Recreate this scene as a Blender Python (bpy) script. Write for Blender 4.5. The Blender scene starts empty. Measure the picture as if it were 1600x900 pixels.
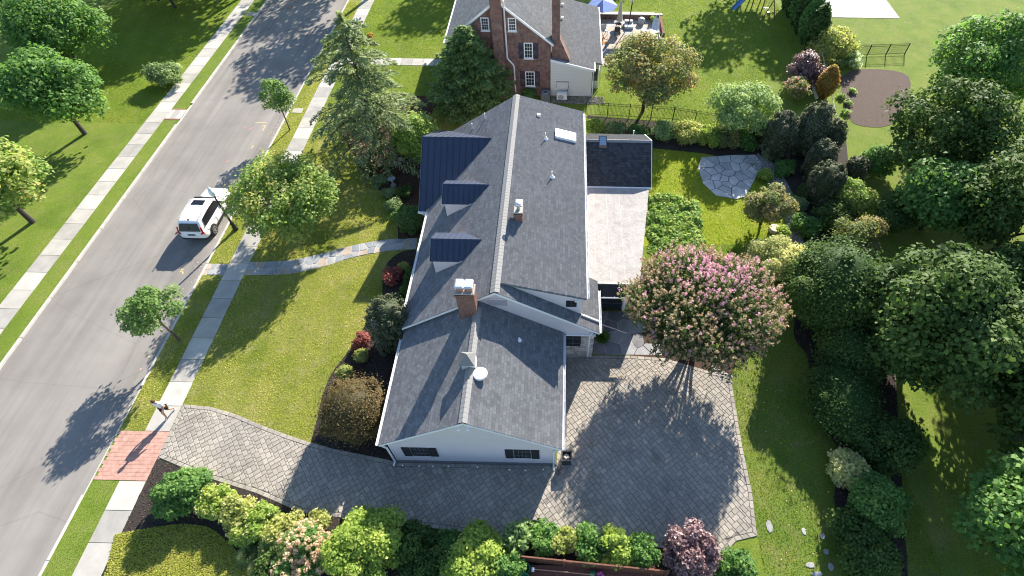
import bpy, math, random
import numpy as np
from mathutils import Vector, Matrix

# ------------------------------------------------------------------ camera
SC = bpy.context.scene
F, DEP, ROLL, YAW, PX, PY, CAMH = 854.2, 52.29, .57, .73, 867.0, 450.0, 28.0   # survey of the drone camera (1600x900)
def _axes():
    d, r, y = map(math.radians, (DEP, ROLL, YAW))
    fw = Vector((-math.sin(y)*math.cos(d), math.cos(y)*math.cos(d), -math.sin(d)))
    rt = Vector((math.cos(y), math.sin(y), 0)); up = rt.cross(fw)
    return math.cos(r)*rt+math.sin(r)*up, -math.sin(r)*rt+math.cos(r)*up, fw
RT, UP, FW = _axes()
cd = bpy.data.cameras.new('camera'); cam = bpy.data.objects.new('camera', cd); SC.collection.objects.link(cam)
m3 = Matrix((RT, UP, -FW)).transposed(); cam.matrix_world = Matrix.Translation((0, 0, CAMH)) @ m3.to_4x4()
cd.sensor_width = 36; cd.lens = F/1600*36; cd.shift_x = (800-PX)/1600; cd.clip_end = 1500; cd.clip_start = .5
SC.camera = cam
# ------------------------------------------------------------------ sky, sun, exposure
SUN_AZ, SUN_EL = math.radians(21.3), math.radians(27.5)
w = bpy.data.worlds.new('World'); SC.world = w; w.use_nodes = True
nt = w.node_tree; sky = nt.nodes.new('ShaderNodeTexSky'); sky.sky_type = 'NISHITA'; sky.sun_disc = False
sky.sun_elevation = SUN_EL; sky.sun_rotation = SUN_AZ; sky.air_density = 1.0; sky.dust_density = .3; sky.ozone_density = 2
bg = nt.nodes['Background']; bg.inputs[1].default_value = .095; nt.links.new(sky.outputs[0], bg.inputs[0])
sl = bpy.data.lights.new('sun', 'SUN'); so = bpy.data.objects.new('sun', sl); SC.collection.objects.link(so)
sl.energy = 5; sl.angle = math.radians(.53); sl.color = (1, .93, .82)
SUNV = Vector((math.sin(SUN_AZ)*math.cos(SUN_EL), math.cos(SUN_AZ)*math.cos(SUN_EL), math.sin(SUN_EL)))
so.rotation_euler = SUNV.to_track_quat('Z', 'Y').to_euler(); so.location = (30, 80, 60)
vs = SC.view_settings; vs.view_transform = 'Standard'; vs.look = 'None'; vs.exposure = 1.55; vs.gamma = 1; vs.use_curve_mapping = False
SC.cycles.max_bounces = 6; SC.cycles.filter_width = 1.1; SC.cycles.transparent_max_bounces = 4

G = .12      # level of the plots; the road lies at 0
def P(u, v, z=G):                      # surveyed point: where the sight line of a photo point meets height z
    a, b = (u-PX)/F, (PY-v)/F; d = FW+a*RT+b*UP; t = (z-CAMH)/d.z
    return (d.x*t, d.y*t)
def PP(*uv, z=G): return [P(u, v, z) for u, v in uv]
def px_of(x, y, z):
    p = Vector((x, y, z-CAMH)); k = p.dot(FW)
    return PX+F*p.dot(RT)/k, PY-F*p.dot(UP)/k

# ------------------------------------------------------------------ materials
MATS = {}
class NG:
    def __init__(s, name):
        s.m = bpy.data.materials.new(name); s.m.use_nodes = True; s.t = s.m.node_tree
        s.b = s.t.nodes['Principled BSDF']; s.out = s.t.nodes['Material Output']
    def n(s, typ, **k):
        x = s.t.nodes.new('ShaderNode'+typ)
        for a, v in k.items():
            if a.startswith('_'): setattr(x, a[1:], v)
            else:
                key = int(a[1:]) if a[0] == 'i' and a[1:].isdigit() else a.replace('__', ' ')
                s.set(x.inputs[key], v)
        return x
    def set(s, sock, v):
        if hasattr(v, 'is_output'): s.t.links.new(v, sock)
        else: sock.default_value = v
    def coord(s): return s.n('TexCoord').outputs['Object']
    def noise(s, scale, detail=4, vec=None, rough=.6):
        return s.n('TexNoise', Scale=scale, Detail=detail, Roughness=rough, Vector=vec or s.coord()).outputs['Fac']
    def ramp(s, fac, stops):
        r = s.n('ValToRGB', Fac=fac); e = r.color_ramp.elements
        while len(e) < len(stops): e.new(.5)
        for k, (p, c) in zip(e, stops): k.position = p; k.color = (*c, 1) if len(c) == 3 else c
        return r.outputs[0]
    def mix(s, fac, a, b, mode='MIX'):
        x = s.n('Mix', _data_type='RGBA', _blend_type=mode)
        s.set(x.inputs[0], fac); s.set(x.inputs[6], a); s.set(x.inputs[7], b); return x.outputs[2]
    def math(s, op, a, b=0):
        x = s.n('Math', _operation=op); s.set(x.inputs[0], a); s.set(x.inputs[1], b); return x.outputs[0]
    def bump(s, h, strength=.5, dist=.02):
        x = s.n('Bump', Strength=strength, Distance=dist, Height=h); s.t.links.new(x.outputs[0], s.b.inputs['Normal'])
    def base(s, col, rough=.8, spec=.3, metal=0):
        s.set(s.b.inputs['Base Color'], col); s.set(s.b.inputs['Roughness'], rough)
        s.b.inputs['Specular IOR Level'].default_value = spec; s.b.inputs['Metallic'].default_value = metal
def c4(c, k=1): return (min(1, c[0]*k), min(1, c[1]*k), min(1, c[2]*k), 1)
def M(name, col, rough=.75, var=.12, scale=2.5, bump=0, bscale=30, spec=.3, metal=0):
    if name in MATS: return MATS[name]
    g = NG(name); f = g.noise(scale, 5)
    g.base(g.ramp(f, [(.25, c4(col, 1-var)), (.75, c4(col, 1+var))]), rough, spec, metal)
    if bump: g.bump(g.noise(bscale, 3), bump, .02)
    MATS[name] = g.m; return g.m
def shingle_mat(name, along_y=True, dark=(.155, .160, .170), light=(.225, .230, .242)):
    g = NG(name); sx = g.n('SeparateXYZ', Vector=g.coord()); x, y, z = sx.outputs
    a, b = (y, x) if along_y else (x, y)
    cv = g.n('CombineXYZ', X=a, Y=g.math('MULTIPLY', b, 1.16)).outputs[0]
    br = g.n('TexBrick', Vector=cv, Scale=1, Color1=c4(dark), Color2=c4(light), Mortar=c4(dark, .7), _offset=.5, _offset_frequency=2)
    br.inputs['Mortar Size'].default_value = .007; br.inputs['Bias'].default_value = -.1; br.inputs['Brick Width'].default_value = .22; br.inputs['Row Height'].default_value = .17
    br2 = g.n('TexBrick', Vector=cv, Scale=1, Color1=(.9, .9, .9, 1), Color2=(1.08, 1.08, 1.08, 1), Mortar=(.9, .9, .9, 1), _offset=.33, _offset_frequency=3)
    br2.inputs['Brick Width'].default_value = .62; br2.inputs['Row Height'].default_value = .17; br2.inputs['Mortar Size'].default_value = 0
    col = g.mix(1, br.outputs[0], br2.outputs[0], 'MULTIPLY')
    col = g.mix(.55, col, g.ramp(g.noise(.7, 4), [(.3, (.88, .88, .9)), (.7, (1.08, 1.07, 1.06))]), 'MULTIPLY')
    col = g.mix(.5, col, g.ramp(g.noise(60, 2), [(.3, (.7, .7, .7)), (.7, (1.25, 1.25, 1.25))]), 'MULTIPLY')
    stv = g.n('CombineXYZ', X=g.math('MULTIPLY', a, 2.6), Y=g.math('MULTIPLY', b, .22)).outputs[0]; col = g.mix(.6, col, g.ramp(g.noise(1, 6, stv), [(.3, (.84, .84, .85)), (.7, (1.08, 1.08, 1.07))]), 'MULTIPLY')
    g.base(col, .9, .25); g.b.inputs['Diffuse Roughness'].default_value = 1
    row = g.math('FRACT', g.math('DIVIDE', g.math('MULTIPLY', b, 1.16), .17))
    h = g.math('ADD', g.math('MULTIPLY', br.outputs[1], -.5), g.math('MULTIPLY', row, .6)); g.bump(h, .6, .012)
    MATS[name] = g.m; return g.m
def brick_mat(name, c1, c2, mortar, bw=.21, rh=.07, ms=.012, bump=.5, var=.25):
    g = NG(name); sx = g.n('SeparateXYZ', Vector=g.coord()); x, y, z = sx.outputs
    cv = g.n('CombineXYZ', X=g.math('ADD', x, y), Y=z).outputs[0]
    br = g.n('TexBrick', Vector=cv, Scale=1, Color1=c4(c1), Color2=c4(c2), Mortar=c4(mortar))
    for k, v in (('Brick Width', bw), ('Row Height', rh), ('Mortar Size', ms)): br.inputs[k].default_value = v
    col = g.mix(.7, br.outputs[0], g.ramp(g.noise(3.5, 6), [(.35, (1-var,)*3), (.65, (1+var,)*3)]), 'MULTIPLY')
    g.base(col, .88, .2); g.bump(g.math('MULTIPLY', br.outputs[1], -1), bump, .01); MATS[name] = g.m; return g.m
def grass_mat(name, a, b, c, dry, dryamt=.5):
    g = NG(name); f = g.noise(.35, 6); col = g.ramp(f, [(.3, a), (.5, b), (.72, c)])
    col = g.mix(g.math('MULTIPLY', g.ramp(g.noise(.9, 8), [(.48, (0, 0, 0)), (.72, (1, 1, 1))]), dryamt), col, c4(dry))
    col = g.mix(.7, col, g.ramp(g.noise(14, 6), [(.3, (.5, .5, .5)), (.7, (1.45, 1.4, 1.3))]), 'MULTIPLY')
    g.base(col, .9, .15); g.bump(g.noise(35, 5), 1, .06); MATS[name] = g.m; return g.m
LEAFK = 1.9
def leaf_mat(name, stops, trans=.42, rough=.6, spec=.18):
    if name in MATS: return MATS[name]
    g = NG(name); f = g.n('Attribute', _attribute_name='shade').outputs['Fac']
    k = len(stops); kk = 1.0 if trans == 0 else LEAFK; col = g.ramp(f, [(i/(k-1), c4(c, kk)) for i, c in enumerate(stops)])
    g.base(col, rough, spec)
    tr = g.n('BsdfTranslucent', Color=g.mix(1, col, (1.7, 1.75, 1.0, 1), 'MULTIPLY')); mx = g.n('MixShader', i0=trans, i1=g.b.outputs[0], i2=tr.outputs[0])
    g.t.links.new(mx.outputs[0], g.out.inputs[0]); MATS[name] = g.m; return g.m
def glass_mat(name, col=(.02, .025, .03), rough=.08):
    if name in MATS: return MATS[name]
    g = NG(name); g.base(c4(col), rough, .6); MATS[name] = g.m; return g.m

# ------------------------------------------------------------------ objects
COL = SC.collection
def tag(o, label=None, cat=None, group=None, kind=None):
    if label: o['label'] = label
    if cat: o['category'] = cat
    if group: o['group'] = group
    if kind: o['kind'] = kind
    return o
def put(o, parent=None):
    COL.objects.link(o)
    if parent is not None:
        o.parent = parent; o.matrix_parent_inverse = Matrix.Translation(-Vector(worldloc(parent)))
    return o
WL = {}
def worldloc(o): return WL.get(o.name, (0, 0, 0))
def thing(name, label, cat, loc=(0, 0, 0), group=None, parent=None):
    o = bpy.data.objects.new(name, None); o.empty_display_size = .2; o.location = loc; put(o, parent); WL[o.name] = tuple(loc)
    return tag(o, label, cat, group)
def link(name, me, mat, parent=None, smooth=False):
    o = bpy.data.objects.new(name, me)
    for mm in (mat if isinstance(mat, (list, tuple)) else [mat]): me.materials.append(mm)
    if smooth: me.polygons.foreach_set('use_smooth', np.ones(len(me.polygons), bool))
    put(o, parent); WL[o.name] = (0, 0, 0); return o
class B:                                # mesh builder, world coordinates
    def __init__(s): s.v = []; s.f = []
    def face(s, *pts): i = len(s.v); s.v += [tuple(p) for p in pts]; s.f.append(tuple(range(i, i+len(pts)))); return s
    def box(s, x0, x1, y0, y1, z0, z1): return s.prism([(x0, y0), (x1, y0), (x1, y1), (x0, y1)], z0, z1)
    def prism(s, poly, z0, z1):         # counter-clockwise polygon in plan
        n = len(poly); i = len(s.v)
        s.v += [(x, y, z0) for x, y in poly]+[(x, y, z1) for x, y in poly]
        s.f.append(tuple(range(i+n-1, i-1, -1))); s.f.append(tuple(range(i+n, i+2*n)))
        for k in range(n): j = (k+1) % n; s.f.append((i+k, i+j, i+n+j, i+n+k))
        return s
    def slab(s, pts, d):                # any 3-D polygon pushed along d
        d = Vector(d); n = len(pts); i = len(s.v); s.v += [tuple(p) for p in pts]+[tuple(Vector(p)+d) for p in pts]
        s.f.append(tuple(range(i, i+n))); s.f.append(tuple(range(i+2*n-1, i+n-1, -1)))
        for k in range(n): j = (k+1) % n; s.f.append((i+k, i+n+k, i+n+j, i+j))
        return s
    def tube(s, path, r, n=8, cap=True):
        path = [Vector([float(c) for c in p]) for p in path]; rs = [float(k) for k in r] if isinstance(r, (list, tuple)) else [r]*len(path); rings = []
        for k, p in enumerate(path):
            t = (path[min(k+1, len(path)-1)]-path[max(k-1, 0)]).normalized()
            a = t.cross(Vector((0, 0, 1)) if abs(t.z) < .9 else Vector((1, 0, 0))).normalized(); b = t.cross(a)
            i = len(s.v); rings.append(i)
            for q in range(n): an = 2*math.pi*q/n; s.v.append(tuple(p+rs[k]*(math.cos(an)*a+math.sin(an)*b)))
        for i, j in zip(rings, rings[1:]):
            for q in range(n): s.f.append((i+q, i+(q+1) % n, j+(q+1) % n, j+q))
        if cap: s.f.append(tuple(rings[0]+q for q in range(n-1, -1, -1))); s.f.append(tuple(rings[-1]+q for q in range(n)))
        return s
    def lathe(s, c, prof, n=20, axis=(0, 0, 1)):
        ax = Vector(axis).normalized(); a = ax.cross(Vector((1, 0, 0)) if abs(ax.x) < .9 else Vector((0, 1, 0))).normalized(); b = ax.cross(a); c = Vector(c); rings = []
        for r, h in prof:
            i = len(s.v); rings.append(i)
            for q in range(n): an = 2*math.pi*q/n; s.v.append(tuple(c+ax*h+max(r, 1e-4)*(math.cos(an)*a+math.sin(an)*b)))
        for i, j in zip(rings, rings[1:]):
            for q in range(n): s.f.append((i+q, i+(q+1) % n, j+(q+1) % n, j+q))
        s.f.append(tuple(rings[0]+q for q in range(n-1, -1, -1))); s.f.append(tuple(rings[-1]+q for q in range(n)))
        return s
    def mesh(s, name):
        me = bpy.data.meshes.new(name); me.from_pydata(s.v, [], s.f); me.update(); return me
    def build(s, name, mat, parent=None, smooth=False, bevel=0):
        o = link(name, s.mesh(name), mat, parent, smooth)
        if bevel: b = o.modifiers.new('bevel', 'BEVEL'); b.width = bevel; b.segments = 2; b.limit_method = 'ANGLE'
        return o
def np_mesh(name, V, nper, shade=None):
    """V (n*nper,3): n separate polygons of nper corners"""
    n = len(V)//nper; me = bpy.data.meshes.new(name)
    me.vertices.add(len(V)); me.vertices.foreach_set('co', V.astype(np.float32).ravel())
    me.loops.add(len(V)); me.loops.foreach_set('vertex_index', np.arange(len(V), dtype=np.int32))
    me.polygons.add(n); me.polygons.foreach_set('loop_start', np.arange(0, len(V), nper, dtype=np.int32))
    me.update(calc_edges=True)
    if shade is not None:
        a = me.attributes.new('shade', 'FLOAT', 'POINT'); a.data.foreach_set('value', np.repeat(shade, nper).astype(np.float32))
    return me
def inpoly(X, Y, poly):
    r = np.zeros(X.shape, bool); n = len(poly)
    for i in range(n):
        (x0, y0), (x1, y1) = poly[i], poly[(i+1) % n]
        if y0 == y1: continue
        c = ((y0 > Y) != (y1 > Y)) & (X < (x1-x0)*(Y-y0)/(y1-y0)+x0); r ^= c
    return r
def area(p): return sum(p[i][0]*p[(i+1) % len(p)][1]-p[(i+1) % len(p)][0]*p[i][1] for i in range(len(p)))/2
def ccw(p): return list(p) if area(p) > 0 else list(p)[::-1]
def clip(poly, px, py, nx, ny):         # keep side where (p-(px,py)).n <= 0
    out = []; n = len(poly)
    for i in range(n):
        a, b = poly[i], poly[(i+1) % n]; da = (a[0]-px)*nx+(a[1]-py)*ny; db = (b[0]-px)*nx+(b[1]-py)*ny
        if da <= 0: out.append(a)
        if (da < 0 < db) or (db < 0 < da): t = da/(da-db); out.append((a[0]+(b[0]-a[0])*t, a[1]+(b[1]-a[1])*t))
    return out
def inset(poly, d):                     # convex polygon, counter-clockwise
    out = poly; n = len(poly)
    for i in range(n):
        (x0, y0), (x1, y1) = poly[i], poly[(i+1) % n]; l = math.hypot(x1-x0, y1-y0)
        if l < 1e-6: continue
        nx, ny = (y1-y0)/l, -(x1-x0)/l
        out = clip(out, x0-nx*d, y0-ny*d, nx, ny)
        if len(out) < 3: return []
    return out
def voronoi(pts, poly):
    cells = []
    for i, p in enumerate(pts):
        c = poly
        for j, q in enumerate(pts):
            if i != j and abs(p[0]-q[0])+abs(p[1]-q[1]) < 6 and c:
                c = clip(c, (p[0]+q[0])/2, (p[1]+q[1])/2, q[0]-p[0], q[1]-p[1])
        if len(c) > 2: cells.append(c)
    return cells
def sheet(name, poly, z, mat, kind='structure', skirt=.05, sub=0):
    o = B().prism(ccw(poly), z-skirt, z).build(name, mat); return tag(o, kind=kind)
def smooth_line(pts, n=6):              # Catmull-Rom
    out = []; q = [pts[0]]+list(pts)+[pts[-1]]
    for i in range(1, len(q)-2):
        a, b, c, d = (Vector(k) for k in q[i-1:i+3])
        for s in range(n):
            t = s/n; out.append(tuple(.5*((2*b)+(-a+c)*t+(2*a-5*b+4*c-d)*t*t+(-a+3*b-3*c+d)*t**3)))
    out.append(tuple(pts[-1])); return out
RNG = random.Random(7)
# ================================================================== SETTING
asphalt = NG('asphalt'); _c = asphalt.ramp(asphalt.noise(.25, 6), [(.3, (.19, .175, .16)), (.7, (.26, .24, .22))])
_c = asphalt.mix(.5, _c, asphalt.ramp(asphalt.noise(45, 3), [(.3, (.72, .72, .72)), (.7, (1.25, 1.25, 1.25))]), 'MULTIPLY')
_sx = asphalt.n('SeparateXYZ', Vector=asphalt.coord()).outputs
_st = asphalt.n('CombineXYZ', X=asphalt.math('MULTIPLY', _sx[0], 1.3), Y=asphalt.math('MULTIPLY', _sx[1], .045)).outputs[0]
_c = asphalt.mix(.55, _c, asphalt.ramp(asphalt.noise(1, 6, _st), [(.35, (.72, .72, .73)), (.6, (1.1, 1.1, 1.09))]), 'MULTIPLY')
_vo = asphalt.n('TexVoronoi', _feature='DISTANCE_TO_EDGE', Scale=.16, Vector=asphalt.n('VectorMath', _operation='ADD', i0=asphalt.coord(), i1=asphalt.n('TexNoise', Scale=.9, Detail=6).outputs['Color']).outputs[0]).outputs['Distance']
_c = asphalt.mix(asphalt.ramp(_vo, [(0, (.22, .22, .22)), (.005, (0, 0, 0))]), _c, (.07, .068, .065, 1))
asphalt.base(_c, .9, .2); asphalt.bump(asphalt.noise(90, 3), .35, .01); asphalt = asphalt.m
concrete = M('concrete', (.37, .35, .315), .85, .16, 1.3, .25, 60)
kerbm = M('kerb_concrete', (.44, .42, .38), .85, .2, 2, .2, 60)
earth = M('earth', (.10, .085, .06), .95, .3, 3, .6, 20)
mulch = M('mulch', (.035, .028, .024), .95, .5, 9, 1, 45)
mulchred = M('mulch_red', (.065, .034, .025), .95, .5, 9, 1, 45)
lawnA = grass_mat('lawn_front', (.14, .18, .025), (.205, .225, .042), (.27, .26, .075), (.35, .30, .16), .5)
lawnB = grass_mat('lawn_green', (.10, .16, .018), (.14, .205, .026), (.185, .225, .04), (.24, .22, .095), .35)
lawnC = grass_mat('lawn_back', (.17, .235, .016), (.23, .285, .022), (.28, .31, .035), (.32, .3, .11), .25)
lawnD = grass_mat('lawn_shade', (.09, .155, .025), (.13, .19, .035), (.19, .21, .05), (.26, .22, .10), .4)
flag = M('flagstone', (.30, .30, .30), .8, .35, 1.1, .4, 25)
joint = M('joint_sand', (.42, .39, .35), .95, .2, 6, .4, 60)
jointd = M('joint_dark', (.07, .065, .06), .95, .2, 6, .4, 60)
white = M('white_trim', (.78, .78, .78), .5, .03, 2)
black = M('black_metal', (.02, .02, .022), .4, .1, 5)
steel = M('galvanised', (.62, .63, .65), .35, .08, 5, metal=.7)

def ground_piece(name, x0, x1, y0, y1, mat):
    return tag(B().box(x0, x1, y0, y1, -.3, G).build(name, mat), kind='structure')
KN, KF = -23.5, -32.1
ground_piece('ground', KN+.16, 260, -120, 320, lawnB)
ground_piece('ground_across_road', -260, KF-.16, -120, 320, lawnB)
tag(B().box(KF, KN, -120, 320, -.3, 0).build('road', asphalt), kind='structure')
kr = thing('kerb', None, None); tag(kr, kind='structure')
for sx in (KN, KF-.16):
    y = -10
    while y < 75:
        L = 3.0
        drop = (sx == KN and 8.2 < y+1.5 < 13.5) or (sx != KN and 37.2 < y+1.5 < 41)
        B().box(sx+.003, sx+.157, y+.012, y+L-.012, -.2, .03 if drop else G+.012).build('kerbstone', kerbm, kr, bevel=.015); y += L
def slabs(name, x0, x1, y0, y1, step, mat, z=G+.02, rnd=.012):
    s = thing(name, None, None); tag(s, kind='structure'); y = y0; i = 0
    while y < y1-.05:
        ye = min(y+step, y1); dz = RNG.uniform(-rnd, rnd)*.5
        B().box(x0+.006, x1-.006, y+.012, ye-.012, G-.04, z+dz).build('slab', mat[i % len(mat)], s, bevel=.008); y = ye; i += RNG.choice((1, 1, 2))
    return s
conc = [concrete, M('concrete_pale', (.43, .41, .37), .85, .16, 1.3, .25, 60), M('concrete_grey', (.31, .295, .27), .85, .2, 1.3, .25, 60)]
slabs('sidewalk', -21.95, -20.62, 11.35, 66, 1.47, conc)
slabs('sidewalk_beyond_drive', -21.95, -20.62, -3, 8.72, 1.47, conc)
slabs('sidewalk_across_road', -34.9, -33.5, -3, 66, 1.47, conc)
# driveway apron across the road, with its brick edging
ap = thing('driveway_apron', None, None); tag(ap, kind='structure')
for k in range(3): B().box(-33.49+k*.44, -33.07+k*.44, 38.75, 40.0, G-.04, G+.014).build('slab', conc[k % 2+1], ap, bevel=.006)
redbrick = brick_mat('red_paver', (.33, .15, .11), (.25, .10, .075), (.2, .15, .12), .2, .1)
for y in (38.62, 40.02): B().box(-33.49, -32.27, y, y+.11, G-.04, G+.02).build('brick_edging', M('edge_brick', (.32, .15, .11), .85, .3, 9), ap)
ap2 = thing('driveway_apron', None, None); tag(ap2, kind='structure')
rb = M('apron_brick', (.42, .24, .19), .85, .3, 4)
ii = 0
for r in range(13):
    for c in range(14):
        x = -23.3+c*.21+(r % 2)*.1; y = 8.75+r*.2
        if x+.2 > -20.45: continue
        B().box(x, x+.2, y, y+.19, G-.05, G+.018).build('brick', rb, ap2)
# ---- marks of the road
def disc(name, label, x, y, r, z, mat, cat):
    t = B().lathe((x, y, 0), [(r, 0), (r, z), (r*.93, z+.003)], 24); o = t.build(name, mat); tag(o, label, cat); return o
iron = M('cast_iron', (.11, .10, .10), .6, .3, 12, .5, 40); ironr = M('cast_iron_rusty', (.22, .15, .12), .7, .3, 12, .5, 40)
for (u, v, lab, mm) in ((460, 2, 'rusty manhole cover in the road, farthest of three, by the frame edge', ironr), (453, 12, 'rusty manhole cover in the road just below the farthest one', ironr), (381, 110, 'dark manhole cover in the road under the tree shade', iron)):
    p = P(u, v, 0); disc('manhole_cover', lab, p[0], p[1], .42, .006, mm, 'manhole cover')['group'] = 'manhole covers in the road'
p = PP((437, 118), (480, 118), (455, 142), (418, 142), z=0); sheet('road_patch', p, .004, M('asphalt_patch', (.15, .145, .14), .9, .15, 8, .3, 80), skirt=.003)
paintm = M('utility_paint', (.55, .42, .2), .8, .3, 20); paintp = M('utility_paint_pink', (.5, .22, .2), .8, .3, 20)
for i, (a, b, mm) in enumerate((((399, 191), (417, 192), paintm), ((410, 204), (415, 197), paintm), ((409, 197), (415, 196), paintm), ((381, 200), (386, 198), paintp), ((388, 203), (396, 199), paintp), ((352, 254), (358, 251), paintp), ((393, 232), (396, 227), paintm), ((281, 425), (287, 421), paintm), ((284, 420), (286, 428), paintm))):
    (x0, y0), (x1, y1) = P(*a, z=0), P(*b, z=0); d = Vector((x1-x0, y1-y0)).normalized()*.035
    tag(B().prism(ccw([(x0-d.y, y0+d.x), (x0+d.y, y0-d.x), (x1+d.y, y1-d.x), (x1-d.y, y1+d.x)]), .001, .0045).build('utility_marking', mm), kind='structure')
for (u, v, w, lab, mm) in ((465, 173, .42, 'pale grey utility cover in the verge beside the young street tree', concrete), (393, 22, .45, 'grey utility cover in the grass across the road', concrete)):
    x, y = P(u, v); tag(B().box(x-w, x+w, y-w*.8, y+w*.8, G-.05, G+.03).build('utility_cover', mm, bevel=.01), lab, 'utility cover')
# ---- lawns, each a sheet on the ground
DRIVE = PP((290, 632), (330, 636), (370, 648), (410, 665), (450, 680), (480, 690), (520, 701), (560, 709), (600, 717), (622, 722.5), (869, 727.5), (881.5, 555), (985, 556), (1040, 560), (1090, 575), (1142, 590), (1150, 640), (1160, 700), (1175, 770), (1183, 838), (1150, 846), (1130, 868), (1030, 856), (790, 841), (640, 821), (560, 813), (470, 801), (400, 771), (320, 746), (262, 716))
DRIVE[-1] = (-20.6, 9.95); DRIVE[0] = (-20.6, 12.93); DRIVE = ccw(DRIVE)
_w = PP((395, 410), (450, 407), (500, 397), (550, 384), (600, 375), (652, 372)); _w2 = PP((388, 430), (450, 428), (500, 418), (550, 403), (600, 393), (650, 389))
_w[0] = (-20.6, 23.2); _w2[0] = (-20.6, 22.1)
WL_ = smooth_line([(x, y, 0) for x, y in _w]); WR_ = smooth_line([(x, y, 0) for x, y in _w2])
WALK = ccw([(p[0], p[1]) for p in WL_]+[(p[0], p[1]) for p in WR_[::-1]])
def curve(*uv): return [(p[0], p[1]) for p in smooth_line([(*P(u, v), 0) for u, v in uv], 5)]
BED_GAR = curve((562, 522), (545, 548), (520, 582), (506, 612), (497, 650), (486, 690))+PP((520, 701), (560, 709), (600, 717), (624, 722), (600, 660), (640, 520), (634, 470), (590, 480))
BED_FRONT = curve((648, 390), (625, 395), (605, 412), (598, 440), (600, 470), (612, 500))+PP((650, 500), (668, 395))
BED_CEDAR = curve((528, 205), (548, 235), (562, 262), (586, 288), (608, 318), (620, 345), (622, 374))+PP((668, 371), (672, 330), (672, 180), (690, 150), (640, 150), (560, 175))
FRONT = [(-20.6, 12.9), (-20.6, 38), (-8, 38), (-8, 9.9)]
sheet('front_lawn', [(-20.61, 12.0), (-20.61, 41), (-8, 41), (-8, 10.2)], G+.004, lawnA, skirt=.003)
sheet('verge', [(KN+.17, 11.4), (-21.96, 11.4), (-21.96, 66), (KN+.17, 66)], G+.004, lawnA, skirt=.003)
sheet('back_lawn', PP((1022, 225), (1100, 235), (1260, 330), (1250, 380), (1000, 385), (1015, 290)), G+.004, lawnC, skirt=.003)
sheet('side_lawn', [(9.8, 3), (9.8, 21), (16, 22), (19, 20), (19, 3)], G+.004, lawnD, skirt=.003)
sheet('corner_lawn', curve((180, 835), (262, 821), (300, 820), (330, 826), (360, 850), (383, 878), (395, 905))+PP((400, 960), (150, 960)), G+.026, lawnA, skirt=.02)
BOTTOM = PP((262, 716), (320, 746), (400, 771), (470, 801), (560, 813), (640, 821), (790, 841), (1030, 856), (1130, 868), (1160, 980), (150, 980), (150, 716))
BOTTOM[0] = (-20.6, 9.9); BOTTOM[-1] = (-20.6, 6); BOTTOM[-2] = (-20.6, 0.5)
sheet('planting_bed', BOTTOM, G+.02, mulch, skirt=.018)
tag(bpy.data.objects['corner_lawn'], kind='structure')
bed_i = 0
for poly, mm in ((BED_GAR, mulch), (BED_FRONT, mulch), (BED_CEDAR, mulchred)): sheet('planting_bed', poly, G+.02, mm, skirt=.018)
BED_RIGHT = curve((1262, 330), (1250, 430), (1240, 520), (1262, 560), (1268, 640), (1310, 705), (1303, 780), (1318, 850), (1330, 930))+PP((1420, 930), (1400, 600), (1370, 420), (1340, 330))
sheet('planting_bed', BED_RIGHT, G+.02, mulch, skirt=.018)
BED_FENCE = PP((918, 180), (1200, 205), (1320, 200), (1330, 300), (1262, 340), (1215, 262), (1100, 240), (1022, 232), (918, 215))
sheet('planting_bed', BED_FENCE, G+.016, mulch, skirt=.014)
GRAV = curve((1185, 240), (1215, 262), (1235, 300), (1245, 345), (1258, 390), (1265, 400))+PP((1245, 430), (1235, 380), (1222, 330), (1195, 275), (1170, 255))
sheet('stone_bed', GRAV, G+.024, M('grit', (.22, .2, .185), .9, .4, 14, 1, 40), skirt=.02)
CRAPE_BED = PP((985, 556), (1040, 560), (1090, 575), (1142, 590), (1152, 555), (1000, 500))
sheet('planting_bed', CRAPE_BED, G+.02, mulchred, skirt=.018)
# ---- flagstones
def stones(name, cells, z, mats, par, gap=.02, rnd=.012):
    for c in cells:
        c = inset(ccw(c), gap)
        if len(c) < 3 or abs(area(c)) < .01: continue
        zt = z+RNG.uniform(-rnd, rnd); i2 = inset(c, .012)
        b = B(); n = len(c); b.prism(c, z-.06, zt)
        b.build(name, RNG.choice(mats), par)
fl = [flag, M('flagstone_blue', (.22, .24, .26), .8, .3, 1.4, .4, 25), M('flagstone_warm', (.36, .29, .23), .8, .3, 1.4, .4, 25)]
wk = tag(B().prism(WALK, G-.02, G+.018).build('front_walk', joint), kind='structure')
rw = random.Random(3); cells = []
def walk_pt(s, t):
    k = min(int(s), len(WL_)-2); f = s-k; a = Vector(WL_[k]).lerp(Vector(WL_[k+1]), f); b = Vector(WR_[k]).lerp(Vector(WR_[k+1]), f); q = a.lerp(b, t); return (q.x, q.y)
Ls = [0]
for i in range(len(WL_)-1): Ls.append(Ls[-1]+(Vector(WL_[i+1])-Vector(WL_[i])).length)
pts = []
for i in range(22):
    for j in range(2): pts.append(((i+.5+rw.uniform(-.35, .35))*Ls[-1]/22, (.27+.5*j+rw.uniform(-.16, .16))*1.05))
for c in voronoi(pts, [(0, 0), (Ls[-1], 0), (Ls[-1], 1.05), (0, 1.05)]):
    q = []
    for s, t in c:
        k = max(i for i in range(len(Ls)-1) if Ls[i] <= s+1e-6); q.append(walk_pt(k+(s-Ls[k])/(Ls[k+1]-Ls[k]), t/1.05))
    cells.append(q)
stones('flagstone', cells, G+.03, fl, wk, .03)
st = tag(B().box(KN+.17, -21.97, 22.05, 23.0, G-.02, G+.016).build('verge_step', joint), kind='structure')
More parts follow.
